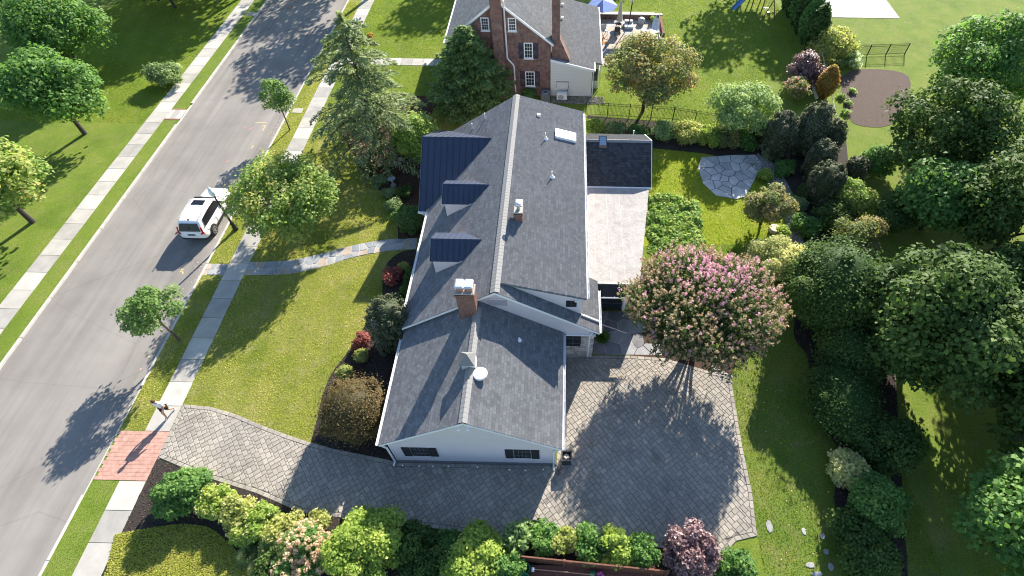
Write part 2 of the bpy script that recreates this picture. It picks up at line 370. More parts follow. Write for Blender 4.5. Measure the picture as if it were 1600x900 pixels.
stones('flagstone', voronoi([(-23.2+.36*i+rw.uniform(-.1, .1), 22.28+.45*j+rw.uniform(-.1, .1)) for i in range(4) for j in range(2)], [(KN+.18, 22.06), (-21.98, 22.06), (-21.98, 22.99), (KN+.18, 22.99)]), G+.028, fl, st, .02)
PATIO = ccw(PP((1092, 262), (1096, 248), (1125, 247), (1180, 242), (1192, 258), (1172, 285), (1163, 308), (1152, 312), (1120, 306), (1100, 287)))
pt = tag(B().prism(PATIO, G-.02, G+.02).build('stone_patio', jointd), kind='structure')
pb = [(10.6, 30.1), (15.8, 30.1), (15.8, 35.4), (10.6, 35.4)]; pts = []
while len(pts) < 30:
    q = (rw.uniform(10.6, 15.8), rw.uniform(30.2, 35.3))
    if inpoly(np.array([q[0]]), np.array([q[1]]), PATIO)[0] and all(math.hypot(q[0]-a[0], q[1]-a[1]) > .5 for a in pts): pts.append(q)
def clip_to(c, poly):
    for i in range(len(poly)):
        (x0, y0), (x1, y1) = poly[i], poly[(i+1) % len(poly)]
        c = clip(c, x0, y0, y1-y0, -(x1-x0))
        if len(c) < 3: return c
    return c
HULL = ccw(PP((1090, 262), (1096, 246), (1140, 243), (1180, 242), (1192, 258), (1165, 308), (1150, 312), (1118, 306), (1098, 287)))
fl2 = [M('patio_stone', (.50, .485, .465), .8, .25, 1.4, .4, 25), M('patio_stone_grey', (.40, .395, .39), .8, .3, 1.4, .4, 25)]
stones('flagstone', [clip_to(c, HULL) for c in voronoi(pts, pb)], G+.045, fl2, pt, .026)
COURT = [(2.15, 16.68), (6.2, 16.68), (6.2, 19.8), (2.15, 19.8)]
ct = tag(B().prism(COURT, G-.02, G+.014).build('side_court', joint), kind='structure')
stones('flagstone', voronoi([(2.5+i*.8+rw.uniform(-.3, .3), 17+j*.8+rw.uniform(-.3, .3)) for i in range(5) for j in range(4)], COURT), G+.024, [M('court_stone_grey', (.27, .27, .28), .8, .3, 1.4, .4, 25), M('court_stone', (.17, .17, .18), .8, .3, 1.4, .4, 25)], ct, .018)
for i, (u, v, w, h) in enumerate(((1202, 823, .3, .55), (1256, 830, .18, .3), (1285, 838, .22, .25), (1291, 862, .26, .25), (1266, 883, .4, .24), (1298, 886, .28, .3), (1276, 897, .5, .2))):
    x, y = P(u, v); n = 7; pl = [(x+w*.6*math.cos(k*2*math.pi/n)*rw.uniform(.75, 1.15), y+h*.6*math.sin(k*2*math.pi/n)*rw.uniform(.75, 1.15)) for k in range(n)]
    o = B().prism(ccw(pl), G-.05, G+.035).build('stepping_stone', flag, bevel=.01)
    tag(o, 'irregular grey stepping stone in the shaded grass, number %s along the line from the paving' % ['one', 'two', 'three', 'four', 'five', 'six', 'seven'][i] if 0 else ['long narrow stepping stone beside the corner of the paved court', 'smallest stepping stone, alone in the shaded grass', 'small round stepping stone right of the smallest one', 'broad stepping stone above the group at the bottom edge', 'oblong stepping stone left in the bottom group', 'squarish stepping stone right in the bottom group', 'wide flat stepping stone lowest at the bottom edge'][i], 'stepping stone', 'stepping stones in the side lawn')
# ---- the paved drive: pavers one by one
def paver_mat(name, obj):
    g = NG(name); f = g.n('ObjectInfo').outputs['Random'] if obj else g.n('Attribute', _attribute_name='shade').outputs['Fac']
    col = g.ramp(f, [(0, (.265, .24, .205)), (.4, (.30, .272, .235)), (.75, (.325, .295, .255)), (1, (.37, .335, .285))])
    col = g.mix(.8, col, g.ramp(g.noise(.45, 5), [(.3, (.78, .78, .8)), (.7, (1.15, 1.13, 1.1))]), 'MULTIPLY')
    col = g.mix(.6, col, g.ramp(g.noise(30, 4), [(.3, (.75, .75, .75)), (.7, (1.2, 1.2, 1.2))]), 'MULTIPLY')
    col = g.mix(.6, col, g.ramp(g.noise(.8, 7), [(.30, (.62, .61, .60)), (.42, (1, 1, 1))]), 'MULTIPLY')
    g.base(col, .85, .25); g.bump(g.noise(70, 3), .3, .006); return g.m
pm1, pm2 = paver_mat('paver', True), paver_mat('paver_mass', False)
dv = tag(B().prism(DRIVE, G-.02, G+.012).build('driveway', M('paver_joint', (.14, .13, .115), .95, .3, 8, .4, 50)), kind='structure')
dc = (sum(p[0] for p in DRIVE)/len(DRIVE), sum(p[1] for p in DRIVE)/len(DRIVE))
def off(poly, d):
    out = []; n = len(poly)
    for i in range(n):
        a, b, c = Vector(poly[i-1]), Vector(poly[i]), Vector(poly[(i+1) % n])
        n1 = (b-a).normalized(); n2 = (c-b).normalized(); m = Vector((-(n1.y+n2.y), n1.x+n2.x)); m = m/max(.4, m.length_squared)*2
        out.append((b.x+m.x*d, b.y+m.y*d))
    return out
INNER = off(DRIVE, .21); pavs = []
edges = [(INNER[i], INNER[(i+1) % len(INNER)]) for i in range(len(INNER))]
ang = math.radians(37); ca, sa = math.cos(ang), math.sin(ang); rp = random.Random(11)
U = .118; NX, NY = 430, 210; occ = np.zeros((NX, NY), bool); blocks = []
for j in range(NY):
    for i in range(NX):
        if occ[i, j]: continue
        for w_, h_ in rp.sample(((3, 2), (3, 2), (2, 3), (2, 3), (2, 2)), 5)+[(2, 1), (1, 2), (1, 1)]:
            if i+w_ <= NX and j+h_ <= NY and not occ[i:i+w_, j:j+h_].any(): break
        occ[i:i+w_, j:j+h_] = True; blocks.append((i, j, w_, h_))
for (i, j, w_, h_) in blocks:
        s, t = (i-NX/2)*U, (j-NY/2)*U; c = [(s, t), (s+w_*U, t), (s+w_*U, t+h_*U), (s, t+h_*U)]
        q = [(dc[0]+a*ca-b*sa, dc[1]+a*sa+b*ca) for a, b in c]; mx, my = sum(p[0] for p in q)/4, sum(p[1] for p in q)/4
        if not (-21 < mx < 11 and 5 < my < 18): continue
        ins = inpoly(np.array([mx]+[p[0] for p in q]), np.array([my]+[p[1] for p in q]), INNER)
        if not ins.any(): continue
        if not ins.all():
            for (x0, y0), (x1, y1) in edges:
                l2 = (x1-x0)**2+(y1-y0)**2; tt = max(0, min(1, ((mx-x0)*(x1-x0)+(my-y0)*(y1-y0))/l2))
                if math.hypot(mx-x0-tt*(x1-x0), my-y0-tt*(y1-y0)) < .32: q = clip(q, x0, y0, y1-y0, -(x1-x0))
                if len(q) < 3: break
        q = inset(ccw(q), .008) if len(q) > 2 else []
        if len(q) > 2 and abs(area(q)) > .006: pavs.append(q)
for i in range(len(DRIVE)):             # border course
    a, b = Vector(DRIVE[i]), Vector(DRIVE[(i+1) % len(DRIVE)]); c, d = Vector(INNER[i]), Vector(INNER[(i+1) % len(DRIVE)])
    n = max(1, int((b-a).length/.36))
    for k in range(n):
        q = [a.lerp(b, k/n), a.lerp(b, (k+1)/n), c.lerp(d, (k+1)/n), c.lerp(d, k/n)]; q = inset(ccw([(p.x, p.y) for p in q]), .011)
        if len(q) > 2: pavs.append(q)
def cen(q): return (sum(p[0] for p in q)/len(q), sum(p[1] for p in q)/len(q))
def paver_b(b, q, z):
    i2 = inset(q, .014)
    if len(i2) != len(q): b.prism(q, G, z); return
    n = len(q); i = len(b.v); b.v += [(x, y, G+.005) for x, y in q]+[(x, y, z-.011) for x, y in q]+[(x, y, z) for x, y in i2]
    for k in range(n):
        j = (k+1) % n; b.f.append((i+k, i+j, i+n+j, i+n+k)); b.f.append((i+n+k, i+n+j, i+2*n+j, i+2*n+k))
    b.f.append(tuple(range(i+2*n, i+3*n)))
hidden = lambda c: px_of(c[0], c[1], G)[1] > 838
pavs.sort(key=lambda q: (hidden(cen(q)), math.hypot(*cen(q))))
for q in pavs[:300]:
    b = B(); paver_b(b, q, G+.04+rp.uniform(-.003, .003)); b.build('paver', pm1, dv)
b = B(); sh = []
for q in pavs[300:]:
    n0 = len(b.v); paver_b(b, q, G+.04+rp.uniform(-.003, .003)); sh += [rp.random()]*(len(b.v)-n0)
me = b.mesh('pavers'); at = me.attributes.new('shade', 'FLOAT', 'POINT'); at.data.foreach_set('value', np.array(sh, np.float32))
tag(link('pavers', me, pm2, dv), kind='stuff')
# neighbour's path, patio, and the pale terrace beyond the hedge
npth = thing('neighbour_path', None, None); tag(npth, kind='structure')
for k in range(12): B().box(-20.6+k*1.05+.01, -20.6+k*1.05+1.03, 47.6, 48.8, G-.03, G+.024).build('slab', conc[k % 3], npth, bevel=.008)
npat = thing('neighbour_patio', None, None); tag(npat, kind='structure')
for i in range(8):
    for j in range(14):
        x, y = 2.6+i*.86, 47.2+j*.82
        if x > 2.5+max(0, (y-46.5))*.9 and y < 52: continue
        B().box(x+.008, x+.85, y+.008, y+.81, G-.03, G+.03+RNG.uniform(-.004, .004)).build('slab', fl[RNG.choice((0, 2, 2))], npat)
tc = thing('pale_terrace', None, None); tag(tc, kind='structure')
tcm = [M('terrace_stone', (.40, .385, .355), .8, .1, 2, .2, 30), M('terrace_stone_warm', (.34, .32, .285), .8, .1, 2, .2, 30)]
for i in range(8):
    for j in range(6): B().box(27.2+i*1.0+.01, 27.2+i*1.0+.99, 58.2+j*.8+.01, 58.2+j*.8+.79, G-.03, G+.03).build('slab', tcm[(i*3+j*5) % 2], tc)
sheet('mulch_patch', curve((1312, 122), (1345, 108), (1420, 120), (1400, 190), (1338, 195), (1318, 165)), G+.015, M('mulch_brown', (.085, .06, .048), .95, .5, 9, 1, 45), skirt=.012)
# ================================================================== MAIN HOUSE
shY = shingle_mat('roof_shingle', True); shX = shingle_mat('roof_shingle_across', False)
shD = shingle_mat('roof_shingle_dark', False, (.05, .054, .062), (.095, .1, .11))
stucco = M('house_wall', (.60, .55, .58), .8, .04, 1.5, .1, 50)
navy = M('standing_seam_metal', (.03, .042, .075), .42, .1, 1.2, spec=.5)
capm = M('ridge_shingle', (.24, .235, .23), .9, .15, 5, .4, 60)
glass = glass_mat('window_glass')
frameb = M('black_frame', (.022, .022, .025), .5, .1, 6)
hb = brick_mat('house_brick', (.20, .07, .05), (.12, .045, .035), (.22, .19, .165), .21, .075, .012)
house = thing('house', 'long grey shingled house with dark metal dormers and attached garage wing', 'house', (-3.5, 18, G))
SL = .6355
def mz(x): return 6.4-abs(x+3.2)*SL          # height of the main roof plane
def gz(x): return 5.42-abs(x+4.12)*.632      # garage roof plane
# walls
b = B(); b.box(-8.1, 1.25, 16.75, 33.2, G, 3.0)
b.slab([(-8.1, 33.2, 3.0), (1.25, 33.2, 3.0), (1.25, 33.2, 4.95), (-3.2, 33.2, 6.15), (-8.1, 33.2, 3.1)], (0, -.2, 0))
b.slab([(-7.95, 16.55, G), (1.95, 16.55, G), (1.95, 16.55, 2.9), (-3.2, 16.55, 6.18), (-7.95, 16.55, 3.15)], (0, .2, 0))
b.box(1.25, 1.95, 16.75, 20, G, 2.75)
b.slab([(-2.9, 17.12, 6.0), (1.25, 17.12, 3.4), (1.25, 17.12, 5.06), (-2.9, 17.12, 6.19)], (0, .16, 0))
b.box(1.10, 1.252, 17.28, 33.2, 3.0, 5.03)
b.build('wall', stucco, house)
b = B(); b.box(-8.17, 0, 10.03, 16.54, G, 2.72); b.slab([(-8.17, 10.03, 2.72), (0, 10.03, 2.72), (-4.12, 10.03, 5.28)], (0, .2, 0)); b.build('garage_wall', stucco, house)
B().box(-8.2, .03, 9.98, 10.03, G, G+.22).build('plinth', M('plinth', (.16, .16, .17), .85, .2, 3), house)
# roofs
b = B(); T = (0, 0, -.16)
b.slab([(-3.2, 16.35, 6.4), (-3.2, 33.4, 6.4), (-8.55, 33.4, 3.0), (-8.55, 16.35, 3.0)], T)
b.slab([(-3.2, 16.35, 6.4), (2.25, 16.35, mz(2.25)), (2.25, 19.95, mz(2.25)), (-3.2, 19.95, 6.4)], T)
b.slab([(-3.2, 17.0, 6.43), (1.45, 17.0, 5.17), (1.45, 33.4, 5.17), (-3.2, 33.4, 6.43)], T)
b.build('main_roof', shY, house)
b = B(); b.slab([(-4.12, 9.88, 5.42), (-4.12, 16.53, 5.42), (-8.5, 16.53, gz(-8.5)), (-8.5, 9.88, gz(-8.5))], T); b.slab([(-4.12, 9.88, 5.42), (.29, 9.88, gz(.29)), (.29, 16.53, gz(.29)), (-4.12, 16.53, 5.42)], T); b.build('garage_roof', shY, house)
def ridge_caps(x, y0, y1, z, s, s2, w=.19):
    o = bpy.data.objects.new('ridge', None); put(o, house); WL[o.name] = (0, 0, 0); y = y0; me = None
    n = int((y1-y0)/.24)
    bb = B(); bb.slab([(-w, 0, -s*w+.02), (0, 0, .02), (0, .26, .014), (-w, .26, -s*w+.014)], (0, 0, .014)); bb.slab([(0, 0, .02), (w, 0, -s2*w+.02), (w, .26, -s2*w+.014), (0, .26, .014)], (0, 0, .014))
    me = bb.mesh('ridge_cap'); me.materials.append(capm)
    for k in range(n): q = bpy.data.objects.new('ridge_cap', me); q.location = (x, y0+k*.24, z); COL.objects.link(q); q.parent = o
ridge_caps(-3.2, 16.36, 33.4, 6.42, SL, .30, .24); ridge_caps(-4.12, 9.9, 16.2, 5.43, .632, .632, .2)
# rakes, fascia, gutters
for x0, z0, x1, z1, y in ((-8.5, gz(-8.5), -4.12, 5.42, 9.86), (-4.12, 5.42, .29, gz(.29), 9.86), (-8.55, 3.0, -3.2, 6.4, 16.33), (-3.2, 6.4, 2.25, mz(2.25), 16.33)):
    b = B(); b.slab([(x0, y, z0-.17), (x1, y, z1-.17), (x1, y, z1-.03), (x0, y, z0-.03)], (0, .02, 0)); b.build('rake_trim', white, house)
b = B(); b.slab([(1.25, 17.0, 3.62), (2.3, 17.0, mz(2.3)+.06), (2.3, 17.0, mz(2.3)+.14), (1.25, 17.0, 3.70)], (0, .07, 0)); b.build('flashing', white, house)
def gutter(x, y0, y1, z, s=1, par=None):
    g = B(); g.box(x-.05, x+.05, y0, y1, z-.11, z-.10); g.box(x-.062, x-.051, y0, y1, z-.11, z+.0); g.box(x+.051, x+.062, y0, y1, z-.11, z+.0)
    y = y0+.3
    while y < y1: g.box(x-.05, x+.05, y, y+.03, z-.02, z-.005); y += .75
    g.build('gutter', white, par or house)
gutter(-8.6, 9.9, 15.9, 2.62); gutter(.37, 9.9, 16.5, 2.6); gutter(-8.65, 16.4, 25.3, 2.98); gutter(2.33, 16.4, 19.3, 2.92); gutter(1.53, 17.1, 33.3, 5.13)
b = B(); b.tube([(-8.6, 10.0, 2.55), (-8.35, 9.97, 2.2), (-8.25, 9.97, 2.1), (-8.25, 9.97, .3), (-8.3, 9.75, .2)], .05, 6); b.build('downspout', white, house)
b = B(); b.tube([(.37, 10.0, 2.5), (.1, 9.98, 2.2), (-.1, 9.97, 2.1), (-.1, 9.97, .3), (-.1, 9.72, .2)], .05, 6); b.build('downspout', white, house)
b = B(); b.tube([(1.9, 16.5, 2.75), (1.75, 16.48, 2.4), (1.75, 16.48, .2)], .045, 6); b.build('downspout', white, house)
# the stone facing of the side entry wall
b = B(); b.box(.3, 2.0, 16.47, 16.55, G, 2.42); b.build('stone_facing', brick_mat('ledge_stone', (.52, .47, .43), (.38, .33, .32), (.25, .22, .2), .42, .13, .02, .9, .4), house)
B().box(.28, 2.08, 16.44, 16.55, 2.42, 2.5).build('trim_board', white, house)
def window(par, x0, x1, y, z0, z1, cols, rows, frame=frameb, shut=None, sw=.4, sill=True, ax='y', fw=.05):
    """window in a wall facing -y at plane y; parts: pane, frame, muntins, shutters"""
    def bx(bb, a0, a1, d0, d1, c0, c1): bb.box(a0, a1, y-d1, y-d0, c0, c1)
    b = B(); bx(b, x0, x1, -.02, .02, z0, z0+fw); bx(b, x0, x1, -.02, .02, z1-fw, z1); bx(b, x0, x0+fw, -.02, .02, z0+fw, z1-fw); bx(b, x1-fw, x1, -.02, .02, z0+fw, z1-fw); bx(b, x0+fw, x1-fw, -.02, .025, (z0+z1)/2-.02, (z0+z1)/2+.02)
    wi = b.build('window', frame, par)
    b = B(); bx(b, x0+fw, x1-fw, -.015, .004, z0+fw, z1-fw); b.build('pane', glass, wi)
    b = B()
    for k in range(1, cols): xx = x0+fw+(x1-x0-2*fw)*k/cols; bx(b, xx-.011, xx+.011, .004, .016, z0+fw, z1-fw)
    for k in range(1, rows): zz = z0+fw+(z1-z0-2*fw)*k/rows; bx(b, x0+fw, x1-fw, .004, .014, zz-.011, zz+.011)
    b.build('muntin', frame if frame != frameb else M('muntin_grey', (.12, .12, .13), .5, .05), wi)
    if sill: b = B(); bx(b, x0-.06, x1+.06, -.02, .08, z0-.07, z0-.002); b.build('sill', frame, wi)
    if shut:
        for a, c in ((x0-sw-.03, x0-.03), (x1+.03, x1+sw+.03)):
            b = B(); bx(b, a, a+.05, 0, .04, z0, z1); bx(b, c-.05, c, 0, .04, z0, z1); bx(b, a+.05, c-.05, 0, .04, z0, z0+.06); bx(b, a+.05, c-.05, 0, .04, z1-.06, z1); bx(b, a+.05, c-.05, 0, .04, (z0+z1)/2-.03, (z0+z1)/2+.03)
            n = int((z1-z0)/.075)
            for k in range(n):
                zz = z0+.06+(z1-z0-.12)*k/n; b.slab([(a+.05, y-.008, zz), (c-.05, y-.008, zz), (c-.05, y-.03, zz+.035), (a+.05, y-.03, zz+.035)], (0, .01, .01))
            b.build('shutter', shut, wi)
    return wi
window(house, -7.15, -6.3, 10.03, 1.0, 2.08, 4, 4, frameb, frameb, .4, False)
window(house, -2.07, -1.24, 10.03, 1.0, 2.1, 4, 4, frameb, frameb, .4, False)
window(house, .38, 1.28, 16.47, 1.35, 2.38, 2, 4, frameb, None, 0, False)
window(house, .38, .95, 17.12, 4.25, 4.8, 2, 2, frameb, None, 0, False)
# louvred vent panel in the big gable
b = B(); b.box(-3.75, -2.6, 16.52, 16.549, 5.0, 5.06); b.box(-3.75, -2.6, 16.52, 16.549, 5.56, 5.62); b.box(-3.75, -3.69, 16.52, 16.549, 5.06, 5.56); b.box(-2.66, -2.6, 16.52, 16.549, 5.06, 5.56)
for k in range(9): b.slab([(-3.69, 16.54, 5.07+k*.055), (-2.66, 16.54, 5.07+k*.055), (-2.66, 16.525, 5.1+k*.055), (-3.69, 16.525, 5.1+k*.055)], (0, .004, .006))
b.build('gable_vent', stucco, house)
# flood lights
for nm, x, y, z in (('floodlight', -4.3, 9.82, 5.02), ('floodlight', -3.92, 9.82, 5.02), ('floodlight', .9, 17.02, 5.0)):
    b = B(); b.lathe((x, y, z), [(.03, -.03), (.05, 0), (.085, .1), (.08, .12)], 14, (0 if x > 0 else (x+4.11)*1.5, -1, -.6)); b.lathe((x, y+.06, z+.03), [(.05, -.05), (.05, .04)], 10, (0, 1, 0)); b.build(nm, white, house, True)
# metal roofs: panels one by one
def panels(par, x0, x1, ye, ze, yr, zr, nm, w=.45, clipx=None, mat=navy):
    """slope from eave (ye,ze) to ridge (yr,zr); panels side by side along x; clipx(y,z)-> east end where it meets the big roof"""
    n = max(1, round((x1-x0)/w)); w = (x1-x0)/n; sl = (zr-ze)/(yr-ye)
    up = Vector((0, -(zr-ze)*(1 if yr > ye else -1), abs(yr-ye))).normalized()
    for k in range(n):
        a, c = x0+k*w, x0+(k+1)*w; pts = []
        def ylo(x):                      # valley line: height of the big roof reaches the panel plane
            zb = mz(x); return ye if zb <= ze else ye+(zb-ze)/sl
        if clipx and mz(a) >= zr: continue
        ya, yc = (ylo(a), ylo(c)) if clipx else (ye, ye)
        if clipx and mz(c) > zr: yc = yr
        z_ = lambda y: ze+(y-ye)*sl
        q = [(a+.006, ya, z_(ya)), (c-.006, yc, z_(yc)), (c-.006, yr, zr), (a+.006, yr, zr)]
        if abs(yc-yr) < .02: q = q[:2]+q[3:]
        if yr < ye: q = q[::-1]
        b = B(); b.slab([tuple(Vector(p)+up*.03) for p in q], tuple(up*-.03))
        rib = [(a-.012, ya, z_(ya)), (a+.014, ya, z_(ya)), (a+.014, yr, zr), (a-.012, yr, zr)]
        b.slab([tuple(Vector(p)+up*.065) for p in rib], tuple(up*-.06)); b.build('roof_panel', mat, par)
def metal_gable(nm, xw, xe, yr, zr, half, ze, wallx, wallin, par=house):
    b = B(); z0 = 2.2 if nm == 'front_wing' else mz(wallx)-.3
    y0, y1 = yr-half+wallin, yr+half-wallin; sl = (zr-ze)/half; zt = ze+wallin*sl
    b.slab([(wallx, y0, z0 if nm != 'front_wing' else G), (wallx, y1, z0 if nm != 'front_wing' else G), (wallx, y1, zt), (wallx, yr, zr-.05), (wallx, y0, zt)], (.15, 0, 0))
    xx = -3.2-(6.4-zt)/SL
    for yy, d in ((y0, .12), (y1, -.12)):
        q = [(wallx+.15, yy, mz(wallx+.15)-.1), (wallx+.15, yy, zt), (xx+.16, yy, zt), (xx+.16, yy, zt-.1)] if nm != 'front_wing' else [(wallx+.15, yy, G), (wallx+.15, yy, zt), (-7.9, yy, zt), (-7.9, yy, G)]
        b.slab(q, (0, d, 0))
    d = b.build(nm, stucco, par)
    panels(d, xw, xe, yr-half, ze, yr, zr, 'p', .43 if half > 2 else .33, True); panels(d, xw, xe, yr+half, ze, yr, zr, 'p', .43 if half > 2 else .33, True)
    b = B(); b.slab([(xw-.02, yr-.09, zr-.0), (xw-.02, yr, zr+.06), (xw-.02, yr+.09, zr)], (xe-xw, 0, 0)); b.build('ridge_cap', navy, d)
    b = B()
    for s in (-1, 1): b.slab([(xw-.03, yr+s*half, ze-.14), (xw-.03, yr+s*half, ze+.03), (xw-.03, yr, zr+.03), (xw-.03, yr, zr-.14)], (.03, 0, 0))
    b.build('fascia', white, d); return d
wing = metal_gable('front_wing', -9.2, -4.68, 29.75, 5.5, 4.25, 2.9, -9.0, .25)
d1 = metal_gable('dormer', -7.15, -4.3, 25.03, 5.65, 1.05, 5.0, -7.0, .03)
d2 = metal_gable('dormer', -7.15, -4.3, 20.53, 5.65, 1.08, 5.0, -7.0, .03)
for d, yr in ((d1, 25.03), (d2, 20.53)):
    b = B(); b.box(-7.04, -7.001, yr-.45, yr+.45, 4.2, 5.2); b.build('window', white, d)
b = B(); b.box(-9.28, -8.6, 25.42, 25.56, 2.74, 2.84); b.build('gutter', white, wing)
b = B(); b.tube([(-9.2, 25.5, 2.75), (-8.75, 25.7, 2.2), (-8.7, 25.75, 2.0), (-8.7, 25.75, .2)], .05, 6); b.build('downspout', white, wing)
# chimneys
def chimney(x0, x1, y0, y1, z0, z1, caps, par=house, mat=hb):
    c = B().box(x0, x1, y0, y1, z0, z1).build('chimney', mat, par)
    B().box(x0-.05, x1+.05, y0-.05, y1+.05, z1-.16, z1-.06).build('corbel', mat, c)
    B().box(x0-.03, x1+.03, y0-.03, y1+.03, z1, z1+.07).build('crown', M('chimney_crown', (.33, .32, .3), .9, .2, 6), c); return c
c1 = chimney(-5.0, -4.1, 15.72, 16.3, 4.6, 7.0, 2)
for x in (-4.98, -4.53):
    f = B(); f.box(x+.06, x+.36, 15.84, 16.18, 7.07, 7.3); f.build('flue', M('flue_clay', (.4, .2, .13), .85, .2, 6), c1)
    cap = B(); cap.box(x-.02, x+.42, 15.74, 16.28, 7.42, 7.46); cap.slab([(x-.02, 15.74, 7.46), (x+.42, 15.74, 7.46), (x+.36, 15.8, 7.52), (x+.04, 15.8, 7.52)], (0, .48, 0))
    for xx in (x+.0, x+.38):
        for yy in (15.77, 16.23): cap.box(xx, xx+.02, yy, yy+.02, 7.07, 7.42)
    cap.build('flue_cap', steel, c1)
c2 = chimney(-2.53, -2.1, 21.45, 21.95, 5.8, 6.85, 1)
B().lathe((-2.32, 21.7, 6.92), [(.1, 0), (.1, .35), (.17, .36), (.17, .42), (.04, .5)], 16).build('flue_cap', steel, c2, True)
B().box(-2.5, -2.12, 21.95, 22.45, 6.75, 6.95).build('crown', white, c2)
# roof fittings
sk = B().box(-.45, .9, 29.65, 30.5, 5.25, 5.72).build('skylight', white, house, bevel=.02)
sz = lambda x: 6.43-(x+3.2)*.271
sk.data.clear_geometry(); bb = B(); q = [(-.45, 29.65), (.92, 29.65), (.92, 30.5), (-.45, 30.5)]; bb.slab([(x, y, sz(x)-.02) for x, y in q][::1], (0, 0, .2)); me = bb.mesh('skylight'); sk.data = me; me.materials.append(white)
bb = B(); q = [(-.38, 29.72), (.85, 29.72), (.85, 30.43), (-.38, 30.43)]; bb.slab([(x, y, sz(x)+.181) for x, y in q], (0, 0, .008)); bb.build('pane', M('skylight_blind', (.75, .77, .78), .25, .03, 3, spec=.6), sk)
for x, y in ((-1.05, 29.3), (-.55, 25.75)):
    z = sz(x); v = B().lathe((x, y, z-.02), [(.16, 0), (.14, .05), (.06, .14), (.055, .2)], 14).build('vent_pipe', white, house, True); B().tube([(x-.02, y, z+.15), (x-.02, y, z+.5)], .035, 8).build('pipe', white, v)
z = sz(-1.6); v = B().box(-1.72, -1.5, 31.5, 31.72, z-.05, z+.14).build('box_vent', white, house, bevel=.02)
for x, y in ((-6.3, 32.2), (-5.4, 32.6)): z = mz(x); B().tube([(x, y, z-.05), (x, y, z+.45)], .04, 8).build('vent_pipe', white, house)
x, y = -2.0, 15.05; z = gz(x); B().lathe((x, y, z-.02), [(.13, 0), (.12, .04), (.05, .1), (.05, .22)], 12).build('vent_pipe', white, house, True)
# roof ventilator with a pyramid hood, and the round white vent beside it
cu = B().box(-4.5, -3.95, 12.65, 13.2, 5.1, 5.72).build('roof_ventilator', M('lead_grey', (.45, .46, .48), .5, .1, 4), house)
b = B(); e = .1; pk = (-4.22, 12.92, 6.2); q = [(-4.6, 12.55, 5.72), (-3.85, 12.55, 5.72), (-3.85, 13.3, 5.72), (-4.6, 13.3, 5.72)]
b.face(*q[::-1])
for k in range(4): b.face(q[k], q[(k+1) % 4], pk)
b.build('pyramid_hood', M('hood_metal', (.2, .195, .19), .5, .1, 4), cu); B().box(-3.95, -3.84, 12.7, 13.15, 5.2, 5.7).build('flashing', white, cu)
rv = B().lathe((-3.62, 12.4, 5.02), [(.14, 0), (.14, .2), (.34, .22), (.35, .28), (.3, .33), (.29, .32), (.2, .38), (.05, .40)], 28).build('round_vent', white, house, True)
# ---- rear pavilion, flat roof, glazed entry
ry, rz = 30.85, 4.7
b = B(); b.box(1.3, 5.85, 28.45, 33.75, G, 2.9); b.slab([(5.85, 28.45, 2.9), (5.85, 33.75, 2.9), (5.85, ry, 4.55)], (-.15, 0, 0)); b.build('pavilion_wall', stucco, house)
b = B(); b.slab([(1.3, 28.2, 2.92), (6.08, 28.2, 2.92), (6.08, ry, rz), (1.3, ry, rz)], (0, 0, -.14)); b.slab([(1.3, ry, rz), (6.08, ry, rz), (6.08, 33.95, 2.92), (1.3, 33.95, 2.92)], (0, 0, -.14)); pr = b.build('pavilion_roof', shD, house)
b = B()
for s, yy in ((-1, 28.2), (1, 33.95)): b.slab([(6.085, yy, 2.77), (6.085, ry, rz-.14), (6.085, ry, rz+.03), (6.085, yy, 2.95)], (.05, 0, 0))
b.box(1.3, 6.13, 28.1, 28.19, 2.76, 2.9); b.build('fascia', white, pr)
b = B(); b.slab([(1.45, ry-.16, rz-.06), (1.45, ry, rz+.035), (1.45, ry+.16, rz-.06)], (4.6, 0, 0)); b.build('ridge_cap', capm, pr)
pz = lambda y: 2.92+(y-28.2)*(rz-2.92)/(ry-28.2)
b = B(); b.slab([(2.5, 30.4, pz(30.4)-.02), (3.05, 30.4, pz(30.4)-.02), (3.05, 31.0, pz(31.0)-.02), (2.5, 31.0, pz(31.0)-.02)], (0, 0, .16)); s2 = b.build('skylight', M('bronze', (.16, .13, .11), .5, .1), pr)
b = B(); b.slab([(2.56, 30.46, pz(30.46)+.142), (2.99, 30.46, pz(30.46)+.142), (2.99, 30.94, pz(30.94)+.142), (2.56, 30.94, pz(30.94)+.142)], (0, 0, .008)); b.build('pane', glass_mat('skylight_glass', (.25, .33, .45), .05), s2)
B().tube([(4.9, 31.5, pz(30.7)), (4.9, 31.5, pz(30.7)+.45)], .04, 8).build('vent_pipe', white, pr)
g = NG('membrane'); co = g.coord(); wv = g.n('TexWave', Scale=.55, Distortion=2.5, Detail=3, Vector=co, _bands_direction='X', _wave_profile='SIN'); wv.inputs['Detail Scale'].default_value = 2.5
col = g.ramp(g.noise(1.6, 7), [(.25, (.29, .27, .255)), (.5, (.36, .34, .325)), (.75, (.41, .39, .375))]); col = g.mix(.35, col, g.ramp(g.noise(9, 6), [(.35, (.6, .58, .56)), (.65, (1.15, 1.14, 1.12))]), 'MULTIPLY')
g.base(col, .85, .2); g.bump(g.math('ADD', g.math('MULTIPLY', wv.outputs['Fac'], .25), g.math('MULTIPLY', g.noise(3, 7), 1.4)), .4, .05); memb = g.m
fr = B().prism([(1.3, 19.9), (4.72, 19.9), (5.95, 28.15), (1.3, 28.15)], 2.62, 2.86).build('flat_roof', memb, house)
for k in range(1, 5):                    # laps between the membrane sheets
    x = 1.3+k*.86
    if x < 4.6: B().box(x-.014, x+.014, 20.0, 28.1, 2.858, 2.868).build('membrane_lap', M('membrane_lap', (.44, .42, .40), .8, .2, 5), fr)
